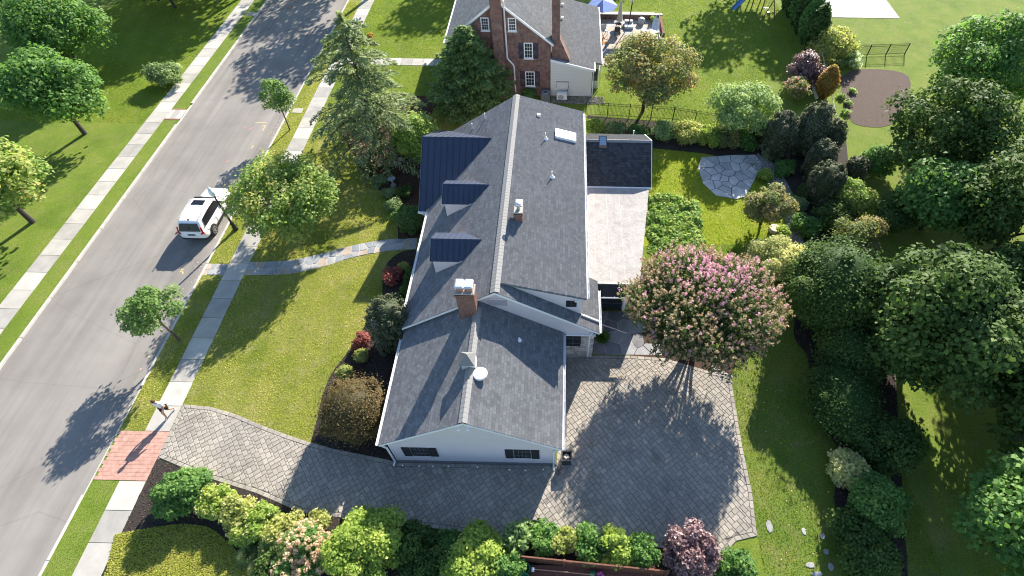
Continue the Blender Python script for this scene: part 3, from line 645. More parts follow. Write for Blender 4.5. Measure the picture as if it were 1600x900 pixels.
B().box(1.3, 4.75, 19.8, 19.9, 2.6, 2.92).build('parapet_edge', M('edge_metal', (.6, .58, .55), .5, .1), fr)
b = B(); b.box(1.3, 4.68, 20.0, 28.1, G, 2.6); b.build('rear_wall', stucco, house)
aw = bpy.data.objects.new('entry_roof', None); put(aw, house); WL[aw.name] = (0, 0, 0)
bm_ = M('black_seam_metal', (.022, .022, .025), .45, .1, 3)
for k in range(7):
    a = 1.5+k*.5; c = a+.49; q = [(a, 19.2, 2.5), (c, 19.2, 2.5), (c, 19.79, 2.85), (a, 19.79, 2.85)]
    b = B(); b.slab(q, (0, 0, -.03)); b.slab([(a-.01, 19.2, 2.53), (a+.02, 19.2, 2.53), (a+.02, 19.79, 2.88), (a-.01, 19.79, 2.88)], (0, 0, -.04)); b.build('roof_panel', bm_, aw)
b = B(); b.box(2.45, 5.0, 19.08, 19.19, 2.42, 2.44); b.box(2.45, 5.0, 19.07, 19.085, 2.42, 2.52)
for k in range(4): b.box(2.6+k*.62, 2.64+k*.62, 19.08, 19.19, 2.5, 2.515)
b.build('gutter', white, aw)
dr = B().box(2.55, 3.9, 19.94, 19.99, G, 2.3).build('door', frameb, house)
for x in (2.62, 3.25):
    B().box(x, x+.58, 19.93, 19.939, .35, 2.2).build('pane', glass, dr)
    b = B()
    for k in range(1, 4): b.box(x, x+.58, 19.92, 19.929, .35+k*.46, .375+k*.46)
    b.build('muntin', M('muntin_grey', (.12, .12, .13)), dr)
B().box(3.95, 4.12, 19.9, 19.995, G, 2.4).build('door_post', white, house)
window(house, 4.3, 5.0, 19.98, .7, 2.2, 1, 1, white, None, 0, True)
B().box(4.12, 5.3, 19.985, 20.1, G, 2.55).build('entry_wall', stucco, house)
# ================================================================== BRICK NEIGHBOUR
nb = thing('brick_house', 'red brick neighbour house with tall chimneys and a pale grey roof', 'house', (-5.3, 43, G))
nbr = brick_mat('neighbour_brick', (.20, .072, .05), (.115, .045, .036), (.24, .2, .175), .22, .075, .014, .5, .45)
shN = shingle_mat('neighbour_shingle', True, (.21, .205, .2), (.33, .32, .31))
b = B(); b.box(-9.5, -1.1, 43.05, 56, G, 5.0); b.slab([(-9.5, 43.05, 5.0), (-1.1, 43.05, 5.0), (-5.3, 43.05, 8.25)], (0, .3, 0)); b.build('wall', nbr, nb)
b = B(); b.slab([(-5.3, 42.9, 8.36), (-5.3, 56.3, 8.36), (-9.75, 56.3, 4.9), (-9.75, 42.9, 4.9)], T); b.slab([(-5.3, 42.9, 8.36), (-.85, 42.9, 4.9), (-.85, 56.3, 4.9), (-5.3, 56.3, 8.36)], T); nr = b.build('roof', shN, nb)
b = B()
for x in (-9.75, -.85): b.slab([(x, 42.86, 4.72), (-5.3, 42.86, 8.17), (-5.3, 42.86, 8.37), (x, 42.86, 4.92)], (0, .04, 0))
b.box(-9.87, -9.76, 42.9, 56.3, 4.75, 4.88); b.box(-.84, -.73, 44.4, 56.3, 4.75, 4.88); b.build('trim', white, nr)
B().tube([(-3.4, 47, 6.7), (-3.4, 47, 7.3)], .06, 8).build('vent_pipe', M('dark_pipe', (.1, .1, .1)), nr)
cA = B().box(-5.75, -4.88, 42.5, 43.04, G, 9.6).build('chimney', nbr, nb); B().box(-5.9, -4.75, 42.35, 43.3, 9.6, 9.75).build('crown', concrete, cA)
cB = B().box(-1.0, -.35, 43.3, 44.2, G, 9.0).build('chimney', nbr, nb)
b = B(); b.slab([(-.35, 43.3, G), (.55, 43.3, G), (.55, 43.3, 3.2), (-.35, 43.3, 5.2)], (0, .9, 0)); b.build('chimney_shoulder', nbr, cB)
b = B(); b.tube([(-4.72, 42.93, 8.3), (-4.7, 42.93, 3.7), (-4.6, 42.93, 3.5), (-4.25, 42.93, 3.1), (-4.18, 42.93, 2.9), (-4.15, 42.93, .3)], .07, 6); b.build('downspout', white, nb)
for (x0, x1, z0, z1, sh) in ((-6.65, -5.99, 5.9, 6.95, 0), (-4.48, -3.83, 5.9, 6.95, 0), (-3.3, -2.56, 3.6, 4.95, 1), (-3.27, -2.46, 1.05, 2.42, 1)):
    window(nb, x0, x1, 43.05, z0, z1, 3, 4, white, M('navy_shutter', (.035, .045, .075), .5, .1) if sh else None, .42, True, fw=.08)
sid = NG('clapboard'); sxx = sid.n('SeparateXYZ', Vector=sid.coord()).outputs[2]; frc = sid.math('FRACT', sid.math('DIVIDE', sxx, .15)); sid.base(sid.ramp(frc, [(0, (.45, .45, .43)), (.12, (.66, .66, .63)), (1, (.72, .72, .69))]), .6, .3); sid.bump(frc, .6, .02); sid = sid.m
b = B(); b.slab([(-1.1, 43.08, G), (2.45, 43.08, G), (2.45, 43.08, 2.62), (-1.1, 43.08, 3.5)], (0, .2, 0)); b.box(2.25, 2.45, 43.28, 47, G, 2.62); b.box(2.3, 3.1, 44.3, 46.9, G, 2.6); ad = b.build('addition_wall', sid, nb)
window(nb, 2.5, 3.0, 44.3, .9, 2.0, 2, 4, frameb, None, 0, False)
b = B(); b.slab([(-1.1, 42.9, 3.62), (2.62, 42.9, 2.72), (2.62, 47.0, 2.72), (-1.1, 47.0, 3.62)], T); b.slab([(-1.1, 47.0, 3.62), (3.3, 47.0, 2.56), (3.3, 54.5, 2.56), (-1.1, 54.5, 3.62)], T); b.slab([(2.3, 44.2, 2.8), (3.3, 44.2, 2.56), (3.3, 47.0, 2.56), (2.3, 47.0, 2.8)], T); ar = b.build('addition_roof', shN, nb)
b = B(); b.box(3.31, 3.4, 44.2, 54.5, 2.42, 2.54); b.slab([(-1.1, 42.86, 3.42), (2.62, 42.86, 2.52), (2.62, 42.86, 2.74), (-1.1, 42.86, 3.64)], (0, .035, 0)); b.box(2.63, 2.72, 42.9, 44.2, 2.55, 2.7); b.tube([(3.35, 44.3, 2.45), (3.2, 44.25, 2.2), (3.2, 44.25, .3)], .045, 6); b.tube([(2.55, 43.0, 2.6), (2.55, 43.0, .2)], .05, 6); b.build('trim', white, ar)
for y in (50.2, 52.8): B().lathe((-.2, y, 3.3), [(.1, 0), (.1, .25), (.14, .27), (.12, .33)], 10).build('vent_pipe', white, ar)
# ================================================================== PLANTS
def unit(v): return v/np.maximum(np.linalg.norm(v, axis=1, keepdims=True), 1e-6)
def diamonds(p, t, nrm, L, W, fold=.18):
    b = unit(np.cross(nrm, t)); L = L[:, None]; W = W[:, None]
    V = np.stack([p-t*L*.5, p+b*W*.5+nrm*W*fold, p+t*L*.5, p-b*W*.5+nrm*W*fold], 1)
    return V.reshape(-1, 3)
def lobes_of(c, R, nl, lr, rg, shell=.78, top=-.35, rough=.36):
    d = unit(rg.normal(size=(nl*4, 3))); d = d[d[:, 2] > top][:nl]
    c = np.array(c); R = np.array(R); k = len(d)
    cen_ = c+d*R*(shell*(.96-rough*.5+rough*rg.random((k, 1)))); r = lr*(.45+.95*rg.random((k, 1)))*np.array([1, 1, .85])*np.ones((k, 3))
    return np.hstack([cen_, r])
def cloud(lobes, n, size, rg, asp=1.7, up=.35, jit=.55, fill=.45, cull=.62):
    a = lobes[:, 3]*lobes[:, 4]; idx = rg.choice(len(lobes), n, p=a/a.sum()); d = unit(rg.normal(size=(n, 3)))
    low = d[:, 2] < -.3; d[low & (rg.random(n) < .6), 2] *= -1
    rad = (1-fill*rg.random(n)**1.6)*np.where(rg.random(n) < .22, 1+.3*rg.random(n), 1); Lb = lobes[idx]; p = Lb[:, :3]+d*Lb[:, 3:]*rad[:, None]
    keep = np.ones(n, bool)
    for L in lobes:
        q = (p-L[:3])/L[3:]; keep &= ~((q*q).sum(1) < cull*cull*.55)
    lt = rg.random(len(lobes))[idx]; p, d, lt = p[keep], d[keep], lt[keep]; keep = p[:, 2] > G+.03; p, d, lt = p[keep], d[keep], lt[keep]; m = len(p)
    nr = unit(d+np.array([0, 0, up])+jit*rg.normal(size=(m, 3))); t = unit(np.cross(nr, rg.normal(size=(m, 3)))); s = size*(.65+.7*rg.random(m))
    return diamonds(p, t, nr, s*asp*.8, s), np.clip(.55*rg.random(m)+.45*lt, 0, 1)
def count(lobes, size, asp, cov):
    a = (4*math.pi*((lobes[:, 3]*lobes[:, 4]*lobes[:, 5])**(2/3))).sum(); return int(min(60000, cov*a/(size*size*asp*.4)))
def heads(lobes, n, hr, k, size, rg, minz=-.1, zbias=0, keepf=None):
    a = lobes[:, 3]*lobes[:, 4]; idx = rg.choice(len(lobes), n*3, p=a/a.sum()); d = unit(rg.normal(size=(n*3, 3))+np.array([0, 0, zbias])); Lb = lobes[idx]; p = Lb[:, :3]+d*Lb[:, 3:]*1.02
    ok = d[:, 2] > minz
    for L in lobes:
        q = (p-L[:3])/L[3:]; ok &= (q*q).sum(1) > .93
    p = p[ok]; d = d[ok]
    if keepf is not None: kk = keepf(p); p, d = p[kk], d[kk]
    p, d = p[:n], d[:n]; m = len(p)*k; P_ = np.repeat(p, k, 0); dd = unit(rg.normal(size=(m, 3))+np.array([0, 0, .5])); q = P_+dd*hr*(.5+.5*rg.random((m, 1)))
    nr = unit(dd+.4*rg.normal(size=(m, 3))); t = unit(np.cross(nr, rg.normal(size=(m, 3)))); s = size*(.7+.6*rg.random(m))
    sh = np.clip(np.repeat(rg.random(len(p)), k)*.7+.3*rg.random(m), 0, 1)
    return diamonds(q, t, nr, s*1.2, s), sh
bark = M('bark', (.12, .09, .07), .95, .3, 6, .8, 25); barkp = M('bark_pale', (.30, .25, .20), .9, .25, 6, .6, 25); barkd = M('bark_dark', (.06, .05, .045), .95, .3, 6, .8, 25)
LG = dict(
 maple=leaf_mat('leaf_maple', [(0.045, 0.085, 0.022), (0.1, 0.15, 0.04), (0.15, 0.19, 0.054), (0.24, 0.19, 0.079)]),
 street=leaf_mat('leaf_street', [(0.04, 0.08, 0.022), (0.085, 0.135, 0.043), (0.15, 0.19, 0.069)]),
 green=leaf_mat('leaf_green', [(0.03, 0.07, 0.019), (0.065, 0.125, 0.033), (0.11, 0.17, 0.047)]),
 deep=leaf_mat('leaf_deep', [(.016, .034, .009), (.034, .06, .015), (.065, .095, .025)], .25, .6, .1),
 holly=leaf_mat('leaf_holly', [(.024, .034, .016), (.05, .058, .03), (.12, .115, .08)], .15, .6, .12),
 box=leaf_mat('leaf_box', [(.03, .06, .018), (.06, .10, .03), (.10, .14, .05)]),
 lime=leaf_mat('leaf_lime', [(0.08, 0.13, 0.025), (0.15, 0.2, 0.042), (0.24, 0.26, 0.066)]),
 gold=leaf_mat('leaf_gold', [(.10, .125, .035), (.18, .195, .06), (.27, .255, .10)]),
 cream=leaf_mat('leaf_cream', [(0.14, 0.16, 0.066), (0.26, 0.26, 0.126), (0.4, 0.36, 0.216)]),
 brown=leaf_mat('leaf_brown', [(.04, .034, .014), (.075, .055, .022), (.13, .088, .034)], .3),
 red=leaf_mat('leaf_red', [(.06, .018, .02), (.14, .045, .04), (.24, .09, .075)], .35),
 purple=leaf_mat('leaf_purple', [(.035, .018, .022), (.09, .05, .055), (.24, .16, .16)], .2, .4, .5),
 plum=leaf_mat('leaf_plum', [(.012, .008, .011), (.024, .014, .018), (.045, .025, .03)], .12),
 cedar=leaf_mat('needle_cedar', [(.05, .078, .03), (.105, .135, .06), (.19, .215, .11)], .3, .6),
 spruce=leaf_mat('needle_spruce', [(.03, .06, .022), (.07, .115, .04), (.15, .19, .065)], .3, .6),
 sage=leaf_mat('leaf_sage', [(.06, .09, .04), (.11, .15, .07), (.19, .22, .12)]),
 crape=leaf_mat('leaf_crape', [(.022, .042, .014), (.05, .075, .025), (.10, .11, .045)], .3, .5, .2),
 pink=leaf_mat('petal_pink', [(.20, .095, .15), (.29, .16, .225), (.37, .235, .295)]),
 tan=leaf_mat('seedhead_tan', [(.13, .095, .055), (.195, .14, .09), (.26, .195, .135)], .35),
 blush=leaf_mat('petal_blush', [(.26, .18, .13), (.36, .26, .2), (.44, .34, .27)], .35),
 dog=leaf_mat('leaf_dogwood', [(0.05, 0.075, 0.029), (0.1, 0.125, 0.048), (0.17, 0.15, 0.065), (0.26, 0.15, 0.075)]),
 pale=leaf_mat('leaf_pale', [(0.08, 0.12, 0.047), (0.15, 0.2, 0.08), (0.26, 0.3, 0.16)]),
 orange=leaf_mat('leaf_orange', [(.12, .06, .02), (.22, .12, .03), (.16, .16, .04)], .35),
 white=leaf_mat('petal_white', [(.45, .45, .40), (.65, .65, .6)], .2))
TOTAL = [0]
def leafobj(name, V, sh, mat, par):
    TOTAL[0] += len(V)//2; return link(name, np_mesh(name, V, 4, sh), mat, par)
def stems(par, x, y, h, r, n, seed, mat=None, rad=.03, name='stem', z0=G):
    rr = random.Random(seed); b = B()
    for k in range(n):
        a = rr.uniform(0, 6.28); d = rr.uniform(.15, .8)*r
        b.tube([(x+.06*math.cos(a)*r, y+.06*math.sin(a)*r, z0-.05), (x+.4*d*math.cos(a), y+.4*d*math.sin(a), z0+h*.3), (x+d*math.cos(a), y+d*math.sin(a), z0+h*.68)], [rad, rad*.7, rad*.3], 5)
    return b.build(name, mat or bark, par)
SEED = [100]
def shrub(label, cat, u, v, r, h, kind, size=.1, cov=3.0, nl=None, lr=.42, name='shrub', group=None, asp=1.7, jit=.7, flowers=None, up=.8, fill=.6, ry=None, shell=.72, tight=False, xy=None, shape=None):
    SEED[0] += 1; rg = np.random.default_rng(SEED[0]); x, y = xy or P(u, v, G+h*.5); ry = ry or r
    t = thing(name, label, cat, (x, y, G), group)
    if shape == 'cone':
        L = []
        for k in range(26):
            f = k/25; rr = r*(.45+.55*math.sin(min(1, f*2.2)*1.57) if f < .45 else math.cos((f-.45)/.55*1.45)**.7); n_ = 1 if rr < .3*r else 5
            for q in range(n_):
                a = q*2*math.pi/n_+k*.9; L.append((x+rr*.55*math.cos(a)*(n_ > 1), y+rr*.55*math.sin(a)*(n_ > 1), G+h*(.05+.9*f), max(.22, rr*.6), max(.22, rr*.6), max(.25, h*.09)))
        L = np.array(L)
    elif shape == 'column':
        L = [(x, y, G+h*.35, r*.9, ry*.9, h*.36), (x, y, G+h*.6, r*.92, ry*.92, h*.33)]
        for k in range(90):
            a = rg.uniform(0, 6.283); f = rg.uniform(.05, 1.0); q = 1.0 if f < .62 else math.sqrt(max(0, 1-((f-.62)/.38)**2)); L.append((x+r*.9*q*math.cos(a), y+ry*.9*q*math.sin(a), G+h*.97*f, r*.15, ry*.15, r*.2))
        L = np.array(L)
    elif tight:
        L = np.array([[x, y, G+h*.5, r*.93, ry*.93, h*.47]]); L = np.vstack([L, lobes_of((x, y, G+h*.5), (r, ry, h*.5), 26, r*.2, rg, .86, -.7)])
    else:
        nl = nl or 26; L = lobes_of((x, y, G+h*.46), (r, ry, h*.52), nl, r*lr, rg, shell, -.55)
        L = np.vstack([L, [[x, y, G+h*.42, r*.62, ry*.62, h*.38]]])
    V, sh = cloud(L, count(L, size, asp, cov*(.36 if not tight else .9)), size, rg, asp, up, jit, fill)
    leafobj('foliage', V, sh, LG[kind], t)
    if tight or shape: link('foliage_core', _core(x, y, r*.86, ry*.86, h, shape), LG[kind], t, True)
    if flowers:
        kd, n, hr, k, fs = flowers; V, sh = heads(L, n, hr, k, fs, rg); tag(leafobj('flower_heads', V, sh, LG[kd], t), kind='stuff')
    stems(t, x, y, h, r, 5, SEED[0]); return t
def _core(x, y, rx, ry, h, shape):
    b = B(); prof = [(.35, .02), (.85, .2), (1, .45), (.85, .75), (.5, .92), (.08, .98)] if shape != 'cone' and shape != 'column' else [(.8, .0), (.95, .2), (1, .5), (.95, .68), (.7, .84), (.1, .95)] if shape == 'column' else [(.5, .01), (.85, .15), (.95, .4), (.75, .65), (.4, .85), (.05, .96)]
    b.lathe((0, 0, 0), [(a*rx, q*h) for a, q in prof], 14); b.v = [(x+p[0], y+p[1]*ry/rx, G+p[2]) for p in b.v]; me = b.mesh('core')
    at = me.attributes.new('shade', 'FLOAT', 'POINT'); return me
def tree(label, cat, x, y, zc, R, kind, name='tree', size=.17, cov=2.2, nl=46, lr=1.0, bk=None, tr=.14, group=None, nlimb=9, jit=.6, fill=.6, asp=1.6, shell=.75, multi=0, extra=None, ground=G, top=-.6, rough=.36):
    SEED[0] += 1; rg = np.random.default_rng(SEED[0]); rr = random.Random(SEED[0]); t = thing(name, label, cat, (x, y, ground), group)
    L = lobes_of((x, y, zc), R, nl, lr, rg, shell, top, rough); L = np.vstack([L, lobes_of((x, y, zc), (R[0]*.58, R[1]*.58, R[2]*.58), max(4, nl//5), lr*1.15, rg, .8, -1)])
    b = B(); bz = zc-R[2]*.65
    if multi:
        for k in range(multi):
            a = k*6.28/multi+rr.uniform(-.3, .3); d = R[0]*.55
            b.tube([(x+.22*math.cos(a), y+.22*math.sin(a), ground-.1), (x+.45*math.cos(a), y+.45*math.sin(a), ground+.8), (x+.5*d*math.cos(a), y+.5*d*math.sin(a), bz+.5), (x+d*math.cos(a), y+d*math.sin(a), zc)], [tr, tr*.85, tr*.6, tr*.25], 7)
    else: b.tube([(x, y, ground-.1), (x+rr.uniform(-.05, .05), y, ground+(bz-ground)*.5), (x+rr.uniform(-.1, .1), y, bz), (x+rr.uniform(-.2, .2), y, zc+R[2]*.5)], [tr*1.25, tr, tr*.85, tr*.25], 9)
    for k in range(nlimb):
        c = L[rr.randrange(len(L))]; z0 = bz+rr.uniform(-.1, .5)*R[2]; m = (x+(c[0]-x)*.5, y+(c[1]-y)*.5, z0+(c[2]-z0)*.4)
        b.tube([(x, y, z0), m, tuple(c[:3])], [tr*.5, tr*.32, tr*.1], 6)
    b.build('trunk', bk or bark, t)
    V, sh = cloud(L, count(L, size, asp, cov*.36), size, rg, asp, .85, jit, fill); leafobj('crown', V, sh, LG[kind], t)
    if extra: extra(t, L, rg)
    return t
def conifer(label, x, y, h, r, kind, nb, z0, prof, droop, name, size=(.34, .075), per=80, lean=(0, 0), cat='tree', up0=.25, wid=.34):
    SEED[0] += 1; rg = np.random.default_rng(SEED[0]); t = thing(name, label, cat, (x, y, G)); widk = wid
    b = B(); b.tube([(x, y, G-.1), (x+lean[0]*.5, y+lean[1]*.5, G+h*.5), (x+lean[0], y+lean[1], G+h*.97)], [h*.022, h*.014, .02], 8)
    Vs = []; Ss = []
    for i in range(nb):
        f = (i+.5)/nb; z = z0+(h-z0)*f; L = r*prof(f)*rg.uniform(.62, 1.15); az = i*2.39996+rg.normal()*.35; o = np.array([x+lean[0]*z/h, y+lean[1]*z/h, G+z]); dh = np.array([math.cos(az), math.sin(az), 0]); sd = np.array([-dh[1], dh[0], 0])
        upk = up0*rg.uniform(.4, 1.4); s = np.linspace(0, 1, 6); path = o+np.outer(s*L, dh)+np.outer(L*(upk*s-droop*s**2.4), [0, 0, 1])
        if i % 2 == 0 or L > 1: b.tube([tuple(q) for q in path], [max(.012, .02*L*(1-.85*k)) for k in s], 4, False)
        m = int(per*(.35+L/r)); ss = rg.uniform(.12, 1.04, m)**.8; wid = L*widk*np.sin(np.clip(ss, 0, 1)*2.6+.35)*rg.uniform(-1, 1, m)
        p = o+np.outer(ss*L, dh)+np.outer(wid, sd)+np.outer(L*(upk*ss-droop*ss**2.4)-np.abs(wid)*.18+rg.normal(size=m)*.045, [0, 0, 1])
        tv = unit(dh*.8+np.sign(wid)[:, None]*sd*.75+rg.normal(size=(m, 3))*.3+np.array([0, 0, -.12])); nr = unit(np.array([0, 0, 1])+.45*rg.normal(size=(m, 3))); nr = unit(nr-tv*(nr*tv).sum(1)[:, None])
        k = rg.uniform(.6, 1.35, m); Vs.append(diamonds(p, tv, nr, size[0]*k, size[1]*k*1.2)); Ss.append(np.clip(.15+.6*rg.random(m)+.25*rg.random(), 0, 1))
    b.build('trunk', barkd, t); leafobj('needles', np.vstack(Vs), np.concatenate(Ss), LG[kind], t); return t
# ---- the conifers by the road
conifer('tall blue-green cedar with drooping feathery boughs between sidewalk and house', -14.5, 35.2, 10.8, 5.4, 'cedar', 92, .7, lambda f: (1-f)**.7*.96+.04, .42, 'cedar_tree', (.36, .075), 210, up0=.34, wid=.25)
conifer('dense dark green spruce against the brick house wall', -7.75, 41.0, 7.0, 3.8, 'spruce', 340, .3, lambda f: (1-f)**.66*.96+.04, .12, 'spruce_tree', (.36, .1), 95, up0=.3)
# ---- deciduous trees in view
x, y = P(441, 305, 3.6)
tree('broad yellow-green maple hanging over the sidewalk beside the parked car', 'tree', x, y, 3.6, (3.5, 3.5, 2.1), 'maple', 'maple_tree', .14, 1.15, 80, .75, nlimb=14, tr=.15)
tree('young round street tree on the verge beside the road', 'tree', -22.5, 37.5, 3.2, (1.5, 1.5, 1.25), 'street', 'street_tree', .11, 1.5, 30, .42, tr=.05, nlimb=7)
tree('small verge tree left of the flagstone step, partly beside the road', 'tree', *P(238, 490, 2.9), 2.9, (1.8, 1.8, 1.5), 'street', 'street_tree', .11, 1.6, 34, .48, tr=.07, nlimb=7)
def crape(label, x, y, zc, R, n):
    SEED[0] += 1; rg = np.random.default_rng(SEED[0]); rr = random.Random(3); t = thing('crape_myrtle_tree', label, 'tree', (x, y, G)); R = np.array(R); c = np.array([x, y, zc])
    b = B()
    for k in range(9):
        a = k*6.283/9+rr.uniform(-.25, .25); d = rr.uniform(.45, .7)
        b.tube([(x+.25*math.cos(a), y-.6+.25*math.sin(a), G-.1), (x+.5*math.cos(a), y-.5+.5*math.sin(a), G+.9), (x+R[0]*.4*math.cos(a), y+R[1]*.4*math.sin(a), zc-.9), (x+R[0]*d*math.cos(a), y+R[1]*d*math.sin(a), zc+.3)], [.085, .07, .05, .02], 7)
    d = unit(rg.normal(size=(n*2, 3))); d = d[d[:, 2] > -.3][:n]; n = len(d)
    und = 1+.10*np.sin(3.1*d[:, 0]*2+1)*np.cos(2.7*d[:, 1]*2)+.05*np.sin(7*d[:, 0]+5*d[:, 2]); tip = c+d*R*(und*np.where(rg.random(n) < .12, rg.uniform(1.05, 1.16, n), rg.uniform(.88, 1.06, n)))[:, None]; gd = unit(d/R+np.array([0, 0, .22])+.12*rg.normal(size=(n, 3)))
    for k in range(0, n, 14): q = tip[k]; b.tube([tuple(c+(q-c)*.35), tuple(c+(q-c)*.7), tuple(q)], [.02, .013, .006], 4, False)
    b.build('trunk', barkp, t)
    m = 16; P0 = np.repeat(tip, m, 0); G0 = np.repeat(gd, m, 0); s = rg.uniform(.1, 1, n*m)**.8; p = P0-G0*(s*.75)[:, None]+rg.normal(size=(n*m, 3))*.07; tv = unit(G0*.6+rg.normal(size=(n*m, 3))*.75); nr = unit(np.array([0, 0, 1.])+G0*.4+.5*rg.normal(size=(n*m, 3))); nr = unit(nr-tv*(nr*tv).sum(1)[:, None]); k = rg.uniform(.7, 1.3, n*m)
    leafobj('crown', diamonds(p, tv, nr, .15*k, .075*k), np.clip(.55*rg.random(n*m)+.45*np.repeat(rg.random(n), m), 0, 1), LG['crape'], t)
    q = 16000; dd = unit(rg.normal(size=(q, 3))); dd = dd[dd[:, 2] > -.3]; q = len(dd); p = c+dd*R*(rg.uniform(.35, .84, q))[:, None]; nr = unit(rg.normal(size=(q, 3))+np.array([0, 0, 1])); tv = unit(np.cross(nr, rg.normal(size=(q, 3)))); leafobj('inner_foliage', diamonds(p, tv, nr, np.full(q, .2), np.full(q, .11)), rg.random(q), LG['crape'], t)
    pk = rg.random(n) < np.clip(1.25*np.exp(-(((d[:, 0]-.12)/.5)**2+((d[:, 1]-.25)/.5)**2))*(d[:, 2] > .2)+.03, 0, .93)
    for nm, sel, kd, hk, hr in (('pink_blossom', pk, 'pink', 14, .12), ('seed_heads', ~pk & (rg.random(n) < .8), 'tan', 11, .10)):
        T = tip[sel]; g2 = gd[sel]; k2 = len(T)*hk; P0 = np.repeat(T, hk, 0); G0 = np.repeat(g2, hk, 0); p = P0+G0*rg.uniform(-.05, .17, k2)[:, None]+unit(rg.normal(size=(k2, 3)))*(hr*rg.uniform(.2, .8, k2))[:, None]; nr = unit(G0+np.array([0, 0, .6])+.6*rg.normal(size=(k2, 3))); tv = unit(np.cross(nr, rg.normal(size=(k2, 3)))); z = rg.uniform(.055, .1, k2)
        tag(leafobj(nm, diamonds(p, tv, nr, z*1.2, z), np.clip(.5*np.repeat(rg.random(len(T)), hk)+.5*rg.random(k2), 0, 1), LG[kd], t), kind='stuff')
    return t
crape('crape myrtle in pink bloom beside the paved court', 7.8, 17.5, 4.2, (3.8, 3.45, 2.0), 2100)
tree('round bronze-green tree on the neighbour lawn below the patio', 'tree', 6.9, 41.0, 3.9, (4.2, 3.9, 2.7), 'dog', 'dogwood_tree', .14, 1.35, 90, .72, barkd, .13, nlimb=16)
tree('pale green spreading small tree behind the garden fence', 'tree', *P(1160, 172, 2.6), 2.6, (3.2, 2.6, 1.9), 'pale', 'spreading_tree', .13, 1.4, 60, .62, barkd, .09, nlimb=10)
tree('dark plum-leaved tree on the lawn across the road', 'tree', -41.2, 58.0, 3.6, (3.6, 3.4, 2.6), 'plum', 'plum_tree', .2, 2.8, 50, 1.0, barkd, .14, nlimb=8)
tree('olive-leaved garden tree with short trunk right of the stone patio', 'tree', *P(1200, 322, 1.9), 1.95, (1.6, 1.6, 1.25), 'dog', 'garden_tree', .12, 2.6, 36, .5, barkd, .08, nlimb=8)
tree('dark broadleaf tree at the right behind the dense evergreen', 'tree', 19.9, 16.2, 5.0, (3.5, 3.8, 3.8), 'deep', 'evergreen_tree', .2, 2.3, 60, 1.1, barkd, .16)
for i, (xx, yy, zc, R, kd, lb) in enumerate((
  (27.5, 33, 4.5, (4, 4, 3.6), 'deep', 'dark tree at the upper right beyond the garden, nearest the mulch patch'),
  (33.5, 41, 5.0, (4.2, 4.2, 4), 'green', 'green tree at the far right edge beyond the pale terrace'),
  (29.0, 25, 4.5, (4, 4.2, 3.8), 'deep', 'dark tree at the right edge level with the flat roof'),
  (24.5, 12, 4.2, (3.4, 3.6, 3.4), 'deep', 'dark tree at the lower right beside the shaded lawn'),
  (21.0, 6.5, 3.6, (2.9, 2.9, 2.9), 'green', 'leafy tree in the lower right corner'),
  (31.0, 15.5, 5.0, (4.0, 4.0, 4.0), 'deep', 'dark tree at the right edge between two other dark trees'),
  (27.0, 19.5, 3.0, (2.6, 2.6, 2.4), 'deep', 'smaller dark tree in the gap behind the tall evergreen'),
  (25.5, 27.5, 3.0, (2.4, 2.4, 2.4), 'green', 'smaller green tree between the stone bed and the right edge'),
  (28.0, 6.0, 4.0, (3.4, 3.4, 3.2), 'deep', 'dark tree in the far lower right corner'),
  (36.0, 30.0, 5.0, (4.2, 4.2, 4.0), 'deep', 'dark tree at the right edge level with the stone patio'),
  (-39.0, 36.5, 4.0, (3.1, 3.1, 2.6), 'green', 'green tree across the road behind the far sidewalk apron'),
  (-37.2, 26.5, 4.0, (2.6, 2.6, 2.4), 'maple', 'yellowish tree across the road at the left edge'),
  (-43.5, 45, 4.2, (3.6, 3.6, 3), 'green', 'round green tree on the lawn across the road, below the plum tree'),
  (-48, 34, 4.4, (3.8, 3.8, 3.2), 'green', 'broad tree at the left edge across the road'),
  (-41.5, 24, 4.4, (3.2, 3.2, 2.9), 'maple', 'yellowish tree across the road behind the parked car'),
  (-52, 55, 5.0, (4.5, 4.5, 3.6), 'deep', 'dark tree in the upper left corner across the road'))):
    tree(lb, 'tree', xx, yy, zc, R, kd, 'broadleaf_tree', .2, 1.5, 60, 1.0, barkd, .16, 'trees at the edges of the street and garden')
# ---- tall trees just beyond the top of the view, whose shade crosses the road and lawns
for i, (xx, yy, zc, r) in enumerate(((-20.5, 63, 7.5, 4.2), (-23.5, 74, 9, 4.6), (-7.5, 76, 9, 4.2), (22, 69, 8, 4.4), (27.5, 66, 7.2, 3.6), (10, 84, 9.5, 5), (-35.5, 72, 9, 5), (-42, 77, 9.5, 5), (-36, 63, 8, 4.2), (-33, 66, 8.2, 3.6), (-45, 63, 8.5, 4.5))):
    tree('tall shade tree beyond the view, %s' % ['over the sidewalk', 'over the road', 'behind the brick house', 'above the play slide', 'behind the arborvitae row', 'beyond the neighbour patio', 'across the road by the kerb', 'across the road on the far lawn', 'across the road by the far sidewalk', 'leaning over the far kerb', 'behind the plum tree'][i], 'tree', xx, yy, zc, (r, r, 3.2), 'green', 'shade_tree', .36, .75, 40, 1.3, barkd, .22, 'tall trees beyond the top of the view')
